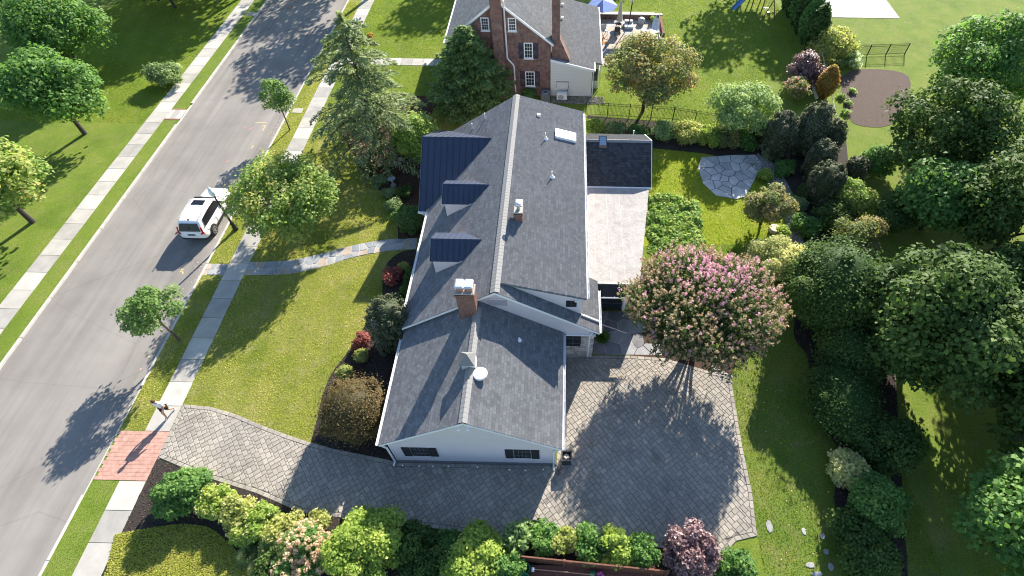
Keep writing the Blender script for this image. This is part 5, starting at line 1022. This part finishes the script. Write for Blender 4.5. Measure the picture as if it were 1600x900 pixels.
# ================================================================== STREET FURNITURE
lx, ly = -22.68, 26.15
lp = thing('street_lamp', 'black lamp post with a white acorn globe beside the white car', 'street lamp', (lx, ly, G))
b = B(); b.lathe((lx, ly, G), [(.19, 0), (.19, .12), (.14, .2), (.12, .55), (.15, .6), (.085, .75), (.07, .8), (.055, 3.05), (.085, 3.1), (.085, 3.16)], 16); b.build('post', black, lp, True)
B().lathe((lx, ly, G+3.16), [(.09, 0), (.17, .12), (.2, .28), (.17, .44), (.1, .56)], 20).build('globe', M('acorn_globe', (.85, .86, .87), .25, .02, 3), lp, True); B().lathe((lx, ly, G+3.72), [(.13, 0), (.13, .04), (.05, .1), (.04, .18), (.01, .22)], 14).build('finial', M('finial', (.7, .7, .7), .4), lp, True)
nx, ny = -20.05, 52.6
nl_ = thing('garden_lamp', 'small black garden lamp with pale lantern on the neighbour lawn corner', 'garden lamp', (nx, ny, G)); B().lathe((nx, ny, G), [(.09, 0), (.05, .08), (.04, 1.5), (.07, 1.52)], 12).build('post', black, nl_); B().lathe((nx, ny, G+1.52), [(.09, 0), (.14, .3), (.13, .31)], 6).build('lantern', M('lantern_glass', (.6, .65, .72), .2), nl_); B().lathe((nx, ny, G+1.83), [(.17, 0), (.05, .12), (.01, .18)], 6).build('lantern_roof', white, nl_)
shrub('small orange-flowered plant beside the garden lamp', 'plant', 0, 0, .5, .35, 'orange', .1, 2, 10, .5, 'bedding_plant', xy=(-19.4, 52.3))
# ================================================================== PERSON
def skinned(name, nodes, edges, mat, par, sub=2):
    me = bpy.data.meshes.new(name); me.from_pydata([n[0] for n in nodes], edges, []); o = bpy.data.objects.new(name, me); me.materials.append(mat); put(o, par); WL[o.name] = (0, 0, 0)
    md = o.modifiers.new('skin', 'SKIN'); md.use_smooth_shade = True
    if not me.skin_vertices: me.attributes
    for i, n in enumerate(nodes): sv = me.skin_vertices[0].data[i]; r = n[1]; sv.radius = r if isinstance(r, tuple) else (r, r); sv.use_root = (i == 0)
    s = o.modifiers.new('sub', 'SUBSURF'); s.levels = s.render_levels = sub; return o
px_, py_ = -20.98, 12.35
pe = thing('person', 'person in white shirt and black shorts walking along the sidewalk', 'person', (px_, py_, G+.02))
def W(x, y, z): return (px_+x, py_+y, G+.02+z)
skin = M('skin', (.45, .26, .18), .6, .05); J = dict(pel=W(0, 0, .93), chest=W(0, -.04, 1.30), neck=W(0, -.06, 1.47))
N = [(W(0, 0, .93), (.15, .11)), (W(0, -.02, 1.12), (.135, .10)), (W(0, -.04, 1.32), (.165, .115)), (W(0, -.05, 1.44), (.09, .08)), (W(0, -.07, 1.52), .055), (W(0, -.09, 1.6), (.078, .09)), (W(0, -.09, 1.70), (.072, .085)),
     (W(-.19, -.03, 1.38), .06), (W(-.24, .10, 1.12), .047), (W(-.23, .0, .92), .036), (W(-.22, -.05, .84), .035),
     (W(.19, -.05, 1.38), .06), (W(.25, -.13, 1.13), .047), (W(.22, -.30, 1.0), .036), (W(.21, -.37, .97), .035),
     (W(-.09, -.01, .86), .1), (W(-.1, -.18, .50), .068), (W(-.1, -.20, .28), .055), (W(-.1, -.24, .09), .04), (W(-.1, -.38, .05), .04),
     (W(.09, .01, .86), .1), (W(.1, .04, .50), .068), (W(.1, .18, .30), .055), (W(.1, .32, .12), .04), (W(.1, .22, .05), .04)]
E_ = [(0, 1), (1, 2), (2, 3), (3, 4), (4, 5), (5, 6), (2, 7), (7, 8), (8, 9), (9, 10), (2, 11), (11, 12), (12, 13), (13, 14), (0, 15), (15, 16), (16, 17), (17, 18), (18, 19), (0, 20), (20, 21), (21, 22), (22, 23), (23, 24)]
skinned('body', N, E_, skin, pe)
for ids, hand in ((10, -1), (14, 1)):
    c = Vector(N[ids][0]); b = B()
    for k in range(4): b.tube([tuple(c+Vector(((k-1.5)*.016, 0, -.02))), tuple(c+Vector(((k-1.5)*.019, -.02, -.06))), tuple(c+Vector(((k-1.5)*.019, -.035, -.095+.006*abs(k-1.5))))], [.010, .009, .007], 6)
    b.tube([tuple(c+Vector((-hand*.03, -.01, 0))), tuple(c+Vector((-hand*.05, -.03, -.035))), tuple(c+Vector((-hand*.045, -.04, -.06)))], [.011, .01, .008], 6); b.build('fingers', skin, pe, True)
skinned('shirt', [(W(0, 0, .90), (.17, .13)), (W(0, -.02, 1.12), (.155, .12)), (W(0, -.04, 1.32), (.185, .135)), (W(0, -.05, 1.43), (.10, .09)), (W(-.2, -.03, 1.37), .078), (W(-.24, .06, 1.2), .068), (W(.2, -.05, 1.37), .078), (W(.25, -.11, 1.2), .068)], [(0, 1), (1, 2), (2, 3), (2, 4), (4, 5), (2, 6), (6, 7)], M('white_shirt', (.75, .75, .78), .8, .05), pe)
skinned('shorts', [(W(0, 0, .95), (.175, .135)), (W(-.1, -.02, .84), .125), (W(-.105, -.14, .58), .105), (W(.1, .01, .84), .125), (W(.105, .03, .58), .105)], [(0, 1), (1, 2), (0, 3), (3, 4)], M('black_shorts', (.02, .02, .025), .85, .1), pe)
for a, c in (((-.1, -.25, .06), (-.1, -.42, .045)), ((.1, .31, .09), (.1, .19, .045))): skinned('shoe', [(W(*a), .055), (W((a[0]+c[0])/2, (a[1]+c[1])/2, (a[2]+c[2])/2), .05), (W(*c), .042)], [(0, 1), (1, 2)], white, pe, 1)
hd = Vector(W(0, -.09, 1.66)); b = B(); b.lathe(tuple(hd+Vector((0, .02, -.02))), [(.095, 0), (.102, .04), (.09, .10), (.05, .135), (.005, .142)], 16); b.build('hair', M('hair', (.09, .05, .03), .8, .2, 20), pe, True)
b = B()
for s in (-1, 1): b.lathe(tuple(hd+Vector((s*.032, -.095, .0))), [(.012, 0), (.012, .006), (.004, .01)], 8, (0, -1, 0)); b.lathe(tuple(hd+Vector((s*.085, -.0, -.01))), [(.028, -.01), (.03, .006), (.01, .012)], 8, (s, 0, 0))
b.tube([tuple(hd+Vector((0, -.095, -.005))), tuple(hd+Vector((0, -.115, -.035)))], [.008, .014], 6); b.build('facial_features', skin, pe, True)
# ================================================================== YARD THINGS
bx_, by_ = .55, 10.25
bn = thing('bin', 'open dark plastic bin at the garage corner', 'bin', (bx_, by_, G+.04)); dk = M('bin_plastic', (.05, .055, .06), .5, .1, 5)
b = B()
for a0, a1, c0, c1 in ((-.24, .24, -.24, -.21), (-.24, .24, .21, .24), (-.24, -.21, -.21, .21), (.21, .24, -.21, .21)): b.box(bx_+a0, bx_+a1, by_+c0, by_+c1, G+.06, G+.75)
b.box(bx_-.2, bx_+.2, by_-.2, by_+.2, G+.045, G+.09); b.build('tub', dk, bn); b = B()
for a0, a1, c0, c1 in ((-.27, .27, -.27, -.241), (-.27, .27, .241, .27), (-.27, -.241, -.241, .241), (.241, .27, -.241, .241)): b.box(bx_+a0, bx_+a1, by_+c0, by_+c1, G+.7, G+.76)
b.build('rim', dk, bn); b = B()
for k in range(7): a = k*.9; b.lathe((bx_+.1*math.cos(a), by_+.1*math.sin(a), G+.52+.02*k), [(.02, -.05), (.085, 0), (.06, .05), (.01, .07)], 7)
tag(b.build('bagged_rubbish', M('paper_bag', (.45, .42, .36), .8, .3, 15)), 'pale rubbish lying inside the dark open bin', 'rubbish')
for i, (u, v) in enumerate(((629, 727), (655, 728), (676.5, 728.5), (700.6, 728.5), (746, 729.5), (796, 734), (820.5, 735), (849, 733.5))):
    x, y = P(u, v, G+.05); tag(B().lathe((x, y, G+.02), [(.045, 0), (.045, .03), (.02, .04)], 12).build('ground_light', M('stud_white', (.8, .8, .8), .4)), ['small white stud light by the garage wall, leftmost of eight', 'second small white stud light from the left along the garage wall', 'third small white stud light from the left along the garage wall', 'fourth small white stud light from the left along the garage wall', 'fourth small white stud light from the right along the garage wall', 'third small white stud light from the right along the garage wall', 'second small white stud light from the right along the garage wall', 'small white stud light by the garage wall, rightmost of eight'][i], 'light', 'stud lights along the garage wall')
x, y = P(615, 290); bb_ = thing('birdbath', 'grey stone birdbath in the mulch bed', 'birdbath', (x, y, G)); stn = M('cast_stone', (.28, .29, .31), .8, .15, 8); B().lathe((x, y, G), [(.2, 0), (.2, .05), (.09, .12), (.08, .5), (.14, .6)], 16).build('pedestal', stn, bb_, True); B().lathe((x, y, G+.6), [(.1, 0), (.26, .07), (.28, .11), (.24, .11), (.18, .06), (.02, .04)], 24).build('bowl', stn, bb_, True)
for (u, v, w, lb) in ((621, 256, .35, 'flat grey slab in the mulch below the cedar'), (627, 249, .3, 'flat grey slab behind the other one below the cedar')):
    x, y = P(u, v); tag(B().prism(ccw([(x-w, y-w*.6), (x+w*.9, y-w*.7), (x+w, y+w*.5), (x-w*.8, y+w*.7)]), G, G+.06).build('stepping_stone', fl2[1], bevel=.01), lb, 'stepping stone')
x, y = P(1209, 361); tag(B().lathe((x, y, G), [(.38, 0), (.4, .3), (.36, .34)], 18).build('tree_stump', M('cut_wood', (.5, .42, .33), .85, .2, 8)), 'pale cut tree stump behind the cream spirea', 'stump')
# air conditioners
ac = thing('air_conditioner', 'dark square air conditioner with round top grille beside the brick wall', 'air conditioner', (-1.5, 42.3, G)); acm = M('ac_grey', (.13, .14, .15), .6, .1, 5)
b = B().box(-1.92, -1.12, 41.9, 42.7, G, .95); b.build('casing', acm, ac, bevel=.03); B().lathe((-1.52, 42.3, .95), [(.34, 0), (.34, .02), (.3, .03), (.29, .0), (.27, .02)], 24).build('fan_ring', M('ac_light', (.35, .36, .38), .5), ac)
b = B()
for k in range(6): a = k*.524; b.tube([(-1.52-.3*math.cos(a), 42.3-.3*math.sin(a), .985), (-1.52+.3*math.cos(a), 42.3+.3*math.sin(a), .985)], .01, 5)
b.build('grille', black, ac)
ms = thing('heat_pump', 'white wall-side heat pump unit beside the clapboard addition', 'heat pump', (-.1, 42.55, G)); B().box(-.55, .35, 42.3, 42.65, G+.1, .82).build('casing', white, ms, bevel=.02); B().lathe((-.2, 42.29, .46), [(.26, 0), (.26, .02), (.22, .025), (.05, .01)], 20, (0, -1, 0)).build('fan_grille', M('ac_light', (.35, .36, .38), .5), ms)
for xx in (-.5, .25): B().box(xx, xx+.06, 42.3, 42.65, G, G+.099).build('foot', black, ms)
b = B(); b.tube([(.3, 42.66, .7), (.45, 42.9, 1.0), (.45, 43.02, 1.5), (-.6, 43.02, 1.5), (-.6, 43.02, 1.0)], .025, 6); b.build('pipe', M('dark_pipe', (.1, .1, .1)), ms)
# metal garden fence
def fence(label, pts, h, group):
    t = thing('metal_fence', label, 'fence', (*pts[0], G), group)
    for (x0, y0), (x1, y1) in zip(pts, pts[1:]):
        L = math.hypot(x1-x0, y1-y0); n = max(1, round(L/1.8)); dx, dy = (x1-x0)/L, (y1-y0)/L
        for k in range(n+1): x, y = x0+(x1-x0)*k/n, y0+(y1-y0)*k/n; B().box(x-.03, x+.03, y-.03, y+.03, G, G+h+.08).build('post', black, t)
        for z in (.15, h-.18, h): B().tube([(x0, y0, G+z), (x1, y1, G+z)], .018, 4).build('rail', black, t)
        b = B(); m = int(L/.11)
        for k in range(m): x, y = x0+dx*(k+.5)*.11, y0+dy*(k+.5)*.11; b.box(x-.008, x+.008, y-.008, y+.008, G+.05, G+h)
        tag(b.build('pickets', black, t), kind='stuff')
fence('black metal picket fence between the garden and the neighbour lawn', [(1.96, 40.25), (9.3, 39.75), (16.4, 38.0)], 1.25, None)
B().box(1.9, 1.98, 41.2, 41.28, G, 2.2)
fence('dark picket fence beside the brown mulch patch', [(27.4, 50.5), (33, 51)], 1.1, None)
# posts and cable beyond the arborvitae row
po = tag(B().lathe((24.35, 56.4, G), [(.13, 0), (.1, 6.0), (.02, 6.05)], 12).build('utility_pole', M('pole_grey', (.36, .34, .31), .8, .2, 4)), 'tall grey wooden pole rising from the arborvitae row', 'pole')
a = Vector((24.35, 56.3, 2.95)); c = Vector((*P(1309, 192), .2)); pts = [tuple(a.lerp(c, k/10)-Vector((0, 0, .15*math.sin(math.pi*k/10)))) for k in range(11)]
tag(B().tube(pts, .028, 6).build('cable', M('cable_grey', (.45, .44, .43), .6)), 'thin grey cable running from the pole down behind the hollies', 'cable')
(x0, y0), (x1, y1) = P(1275, 156), P(1261, 102, 1.2); tag(B().tube([(x0, y0, .3), (x1, y1, 1.2)], [.16, .13], 10).build('timber_pole', M('peeled_wood', (.62, .54, .42), .8, .15, 5)), 'pale peeled timber pole lying among the purple shrubs', 'pole')
# ---- neighbour patio furniture
pw = thing('patio_wall', 'low brick patio wall with pale stone cap beside the hoop', 'wall', (6.8, 57.2, G)); B().box(3.6, 10.0, 57.05, 57.3, G, .62).build('wall', nbr, pw); B().box(3.5, 10.1, 56.97, 57.38, .621, .69).build('coping', concrete, pw); B().box(9.75, 10.0, 53.4, 57.04, G, .62).build('side_wall', nbr, pw)
def parasol(label, x, y, closed):
    t = thing('parasol', label, 'parasol', (x, y, G)); B().tube([(x, y, G), (x, y, 2.75)], .03, 8).build('pole', M('pole_dark', (.08, .08, .08)), t); B().lathe((x, y, G+.03), [(.28, 0), (.28, .06), (.08, .12)], 16).build('base', dk, t)
    if closed: B().lathe((x, y, .95), [(.36, 0), (.30, .1), (.22, .6), (.16, 1.2), (.09, 1.8), (.02, 1.95)], 9).build('canopy', M('canvas_beige', (.52, .47, .42), .9, .15, 8), t)
    else:
        for k in range(8):
            a0, a1 = k*math.pi/4, (k+1)*math.pi/4; top = (x, y, 2.75); e0 = (x+1.5*math.cos(a0), y+1.5*math.sin(a0), 2.2); e1 = (x+1.5*math.cos(a1), y+1.5*math.sin(a1), 2.2)
            B().slab([top, e0, e1], (0, 0, -.02)).build('canopy_panel', M('canvas_blue', (.06, .10, .30), .8, .1) if k % 2 else M('canvas_light_blue', (.22, .33, .58), .8, .1), t)
    return t
parasol('blue panelled open parasol on the neighbour patio', 3.75, 55.6, False); parasol('closed beige parasol on the neighbour patio beside the hoop', 5.55, 55.2, True)
tb = thing('patio_table', 'round dark table under the closed parasol', 'table', (5.55, 55.2, G)); B().lathe((5.55, 55.2, .72), [(.55, 0), (.56, .03), (.045, .035)], 20).build('table_top', dk, tb)
for k in range(4): a = k*1.57+.6; B().tube([(5.55+.42*math.cos(a), 55.2+.42*math.sin(a), G), (5.55+.36*math.cos(a), 55.2+.36*math.sin(a), .72)], .02, 6).build('leg', black, tb)
def chair(label, x, y, rot, mat):
    t = thing('patio_chair', label, 'chair', (x, y, G), 'chairs on the neighbour patio'); R_ = Matrix.Rotation(rot, 4, 'Z')
    def q(bx): 
        bb = B().box(*bx); bb.v = [tuple(R_ @ Vector(p)+Vector((x, y, G))) for p in bb.v]; return bb
    q((-.26, .26, -.26, .26, .4, .46)).build('seat', mat, t); q((-.26, .26, .2, .26, .46, .92)).build('backrest', mat, t)
    for sx in (-.25, .21):
        for sy in (-.25, .21): q((sx, sx+.04, sy, sy+.04, 0, .399)).build('leg', black, t)
        q((sx, sx+.05, -.26, .199, .62, .66)).build('armrest', mat, t)
cw = M('chair_pale', (.62, .6, .58), .7); chair('pale patio chair by the blue parasol', 4.0, 53.9, .3, cw); chair('dark patio chair in front of the closed parasol', 5.3, 53.9, 3.1, M('chair_dark', (.06, .06, .065), .7)); chair('orange-cushioned patio chair nearest the addition roof', 3.9, 51.5, 1.2, M('cushion_orange', (.5, .25, .1), .8))
hx, hy = 6.55, 55.6
hp = thing('basketball_hoop', 'portable basketball hoop with clear white-edged board on the neighbour patio', 'basketball hoop', (hx, hy, G)); b = B(); b.box(hx-.45, hx+.45, hy-.7, hy+.5, G+.03, .42); b.build('base', M('hoop_base', (.5, .52, .55), .6), hp, bevel=.05); B().box(hx-.4, hx+.4, hy+.1, hy+.45, .42, .62).build('weight_box', M('ac_light', (.35, .36, .38), .5), hp); b = B(); b.tube([(hx, hy-.1, .4), (hx+.15, hy+.25, 2.2), (hx+.2, hy+.35, 3.0)], .055, 8); b.build('post', black, hp)
bd = B().box(hx-.55, hx+.75, hy+.3, hy+.33, 2.85, 3.75).build('backboard', M('clear_board', (.3, .34, .3), .15, .1, 2), hp); b = B()
for bx in ((hx-.57, hx+.77, 2.80, 2.86), (hx-.57, hx+.77, 3.74, 3.8), (hx-.57, hx-.53, 2.86, 3.74), (hx+.73, hx+.77, 2.86, 3.74), (hx-.2, hx+.4, 3.0, 3.06), (hx-.2, hx+.4, 3.4, 3.46), (hx-.2, hx-.14, 3.06, 3.4), (hx+.34, hx+.4, 3.06, 3.4)): b.box(bx[0], bx[1], hy+.27, hy+.298, bx[2], bx[3])
b.build('board_edging', white, bd); b = B(); c = Vector((hx+.1, hy+.05, 2.95)); b.tube([tuple(c+Vector((.23*math.cos(k*.3927), .23*math.sin(k*.3927), 0))) for k in range(17)], .012, 5); b.build('rim', M('hoop_orange', (.6, .2, .08), .5), hp); b = B()
for k in range(12): a = k*.5236; b.tube([tuple(c+Vector((.23*math.cos(a), .23*math.sin(a), 0))), tuple(c+Vector((.13*math.cos(a+.3), .13*math.sin(a+.3), -.4)))], .008, 4)
b.build('net', white, hp)
hm = thing('hammock', 'white-framed hammock at the right edge of the neighbour patio', 'hammock', (8.8, 53.6, G)); b = B(); pts = [(9.5, 51.8+3.6*k/12, .25+1.25*(2*k/12-1)**2) for k in range(13)]; b.tube(pts, .045, 8); b.build('bow_frame', white, hm); B().tube([(9.0, 53.6, G+.03), (10.0, 53.6, G+.03)], .04, 8).build('foot', white, hm)
b = B(); n = 10
for k in range(n):
    f0, f1 = k/n, (k+1)/n; zz = lambda f: 1.35-.8*math.sin(math.pi*f); ww = lambda f: .5*math.sin(math.pi*f)**.5+.02; yy = lambda f: 51.9+3.4*f
    b.slab([(9.2-ww(f0), yy(f0), zz(f0)+.12), (9.2, yy(f0), zz(f0)), (9.2, yy(f1), zz(f1)), (9.2-ww(f1), yy(f1), zz(f1)+.12)], (0, 0, .015)); b.slab([(9.2, yy(f0), zz(f0)), (9.2+ww(f0)*.5, yy(f0), zz(f0)+.12), (9.2+ww(f1)*.5, yy(f1), zz(f1)+.12), (9.2, yy(f1), zz(f1))], (0, 0, .015))
b.build('sling', M('sling', (.6, .58, .56), .85), hm)
shrub('small leafy pot plant on the corner of the patio wall', 'plant', 0, 0, .45, .7, 'lime', .1, 2, 10, .5, 'pot_plant', xy=(9.2, 56.5))
tag(B().lathe((7.9, 56.2, G+.03), [(.3, 0), (.36, .3), (.33, .5), (.2, .6)], 12).build('fire_bowl', M('bowl_grey', (.4, .41, .42), .6)), 'grey rounded bowl in front of the brick patio wall', 'bowl')
# ---- play set
ps = thing('play_slide', 'blue slide with wooden tower on the shaded neighbour lawn', 'play set', (19.5, 60.5, G)); pwood = M('play_wood', (.22, .12, .07), .8, .2, 5); blue = M('slide_blue', (.10, .22, .42), .4, .1, 3)
a, c = Vector((17.9, 59.2, .3)), Vector((20.1, 61.2, 1.55)); d = (c-a).normalized(); sdir = Vector((-d.y, d.x, 0)).normalized()*.24; b = B(); b.slab([tuple(a-sdir), tuple(a+sdir), tuple(c+sdir), tuple(c-sdir)], (0, 0, .04))
for s in (-1, 1): b.slab([tuple(a+sdir*s), tuple(a+sdir*s+Vector((0, 0, .2))), tuple(c+sdir*s+Vector((0, 0, .2))), tuple(c+sdir*s)], tuple(sdir*.12*s))
b.build('slide', blue, ps)
for xx in (20.1, 21.3):
    for yy in (60.3, 61.6): B().box(xx-.05, xx+.05, yy-.05, yy+.05, G, 2.8).build('post', pwood, ps)
B().box(20.05, 21.35, 60.25, 61.65, 1.5, 1.56).build('platform', pwood, ps); B().tube([(21.3, 60.3, 2.3), (21.2, 57.4, 2.2)], .06, 8).build('swing_beam', pwood, ps)
for e in (-.7, .7): B().tube([(21.2, 57.4, 2.2), (21.2+e, 57.3, G)], .05, 6).build('swing_leg', pwood, ps)
for yy in (58.2, 59.1):
    b = B(); b.tube([(21.03, yy, 2.2), (21.03, yy, .6)], .01, 4); b.tube([(21.43, yy, 2.2), (21.43, yy, .6)], .01, 4); sw_ = b.build('swing_chain', steel, ps); B().box(21.0, 21.46, yy-.1, yy+.1, .56, .6).build('swing_seat', blue, sw_)
# ---- lattice fence, deck and pots at the bottom edge
lf = thing('lattice_fence', 'brown lattice fence along the laurels at the bottom edge', 'fence', (1.5, 5.2, G)); lw = M('lattice_wood', (.17, .075, .048), .8, .25, 6); ax0, ay0, ax1, ay1 = -1.85, 5.5, 5.1, 5.0; zt = 1.15
fx = lambda f: (ax0+(ax1-ax0)*f, ay0+(ay1-ay0)*f)
for f in (0, .335, .67, 1): x, y = fx(f); B().box(x-.05, x+.05, y-.05, y+.05, G, zt+.08).build('post', lw, lf)
for z in (.3, zt-.04): b = B(); (x0, y0), (x1, y1) = fx(0), fx(1); b.slab([(x0, y0-.03, z), (x1, y1-.03, z), (x1, y1-.03, z+.05), (x0, y0-.03, z+.05)], (0, .06, 0)); b.build('rail', lw, lf)
for k in range(70): x, y = fx((k+.5)/70); B().box(x-.022, x+.022, y-.012, y-.002, .2, zt-.05).build('slat', lw, lf)
for k in range(8): z = .4+k*.09; b = B(); b.slab([(ax0, ay0+.0, z), (ax1, ay1+.0, z), (ax1, ay1, z+.045), (ax0, ay0, z+.045)], (0, .01, 0)); b.build('slat', lw, lf)
dkk = thing('deck', 'red-brown timber deck behind the lattice fence', 'deck', (1.5, 4.4, G)); dwm = M('deck_wood', (.19, .075, .05), .75, .25, 5)
for k in range(14): y = 3.35+k*.14; B().box(-1.6, 5.0, y, y+.13, G+.03, G+.10).build('board', dwm, dkk)
tag(B().box(-1.98, -1.68, 3.3, 5.25, G+.02, .5).build('stone_block', M('slate_cap', (.26, .27, .29), .7, .15, 5)), 'grey slate-capped low wall at the left end of the deck', 'low wall')
grn = M('bucket_green', (.02, .22, .10), .4, .1, 4)
def bucket(lb, u, v):
    x, y = P(u, v, .55); tag(B().lathe((x, y, G+.1), [(.17, 0), (.23, .42), (.255, .43), (.25, .46), (.22, .45), (.155, .03), (.01, .02)], 24).build('bucket', grn, None, True), lb, 'bucket', 'green buckets on the deck')
bucket('empty green bucket on the deck beside the slate-capped wall', 820, 888); bucket('green bucket on the deck cut off by the bottom edge', 819, 905)
x0, y0 = P(834, 890, .5); x1, y1 = P(928, 899, .5); hrl = thing('hand_rail', 'thin copper-brown rail with white end block above the deck', 'rail', (x0, y0, G)); B().tube([(x0, y0, .62), (x1, y1, .62)], .025, 8).build('bar', M('rail_copper', (.4, .22, .15), .5), hrl); B().box(x0-.09, x0+.03, y0-.1, y0+.06, .5, .7).build('end_block', white, hrl); B().tube([(x0, y0, G+.1), (x0, y0, .55)], .02, 6).build('post', black, hrl); B().tube([(x1, y1, G+.1), (x1, y1, .6)], .02, 6).build('post', black, hrl)
x, y = P(938, 898, .4); b = B()
for k in range(5): a = k*1.257; b.lathe((x+.1*math.cos(a), y+.1*math.sin(a), .3), [(.02, -.05), (.1, 0), (.08, .07), (.01, .1)], 9)
tag(b.build('toy', M('toy_pink', (.55, .12, .32), .6), None, True), 'pink plastic toy on the deck beside a green ball', 'toy'); x, y = P(926, 896, .4); tag(B().lathe((x, y, .24), [(.01, 0), (.1, .04), (.14, .14), (.1, .24), (.01, .28)], 14).build('ball', grn, None, True), 'green ball on the deck beside the pink toy', 'ball')
# garden hose end at the side entry
x0, y0 = P(938, 514, .4); x1, y1 = P(978, 524, .3); tag(B().tube([(x0, y0, .9), ((x0+x1)/2, (y0+y1)/2, .75), (x1, y1, .55)], .03, 7).build('hand_rail', M('rail_pale', (.6, .5, .48), .6)), 'pale slanting handrail at the side court by the stone-faced wall', 'rail')
print('foliage/grass tris', TOTAL[0])
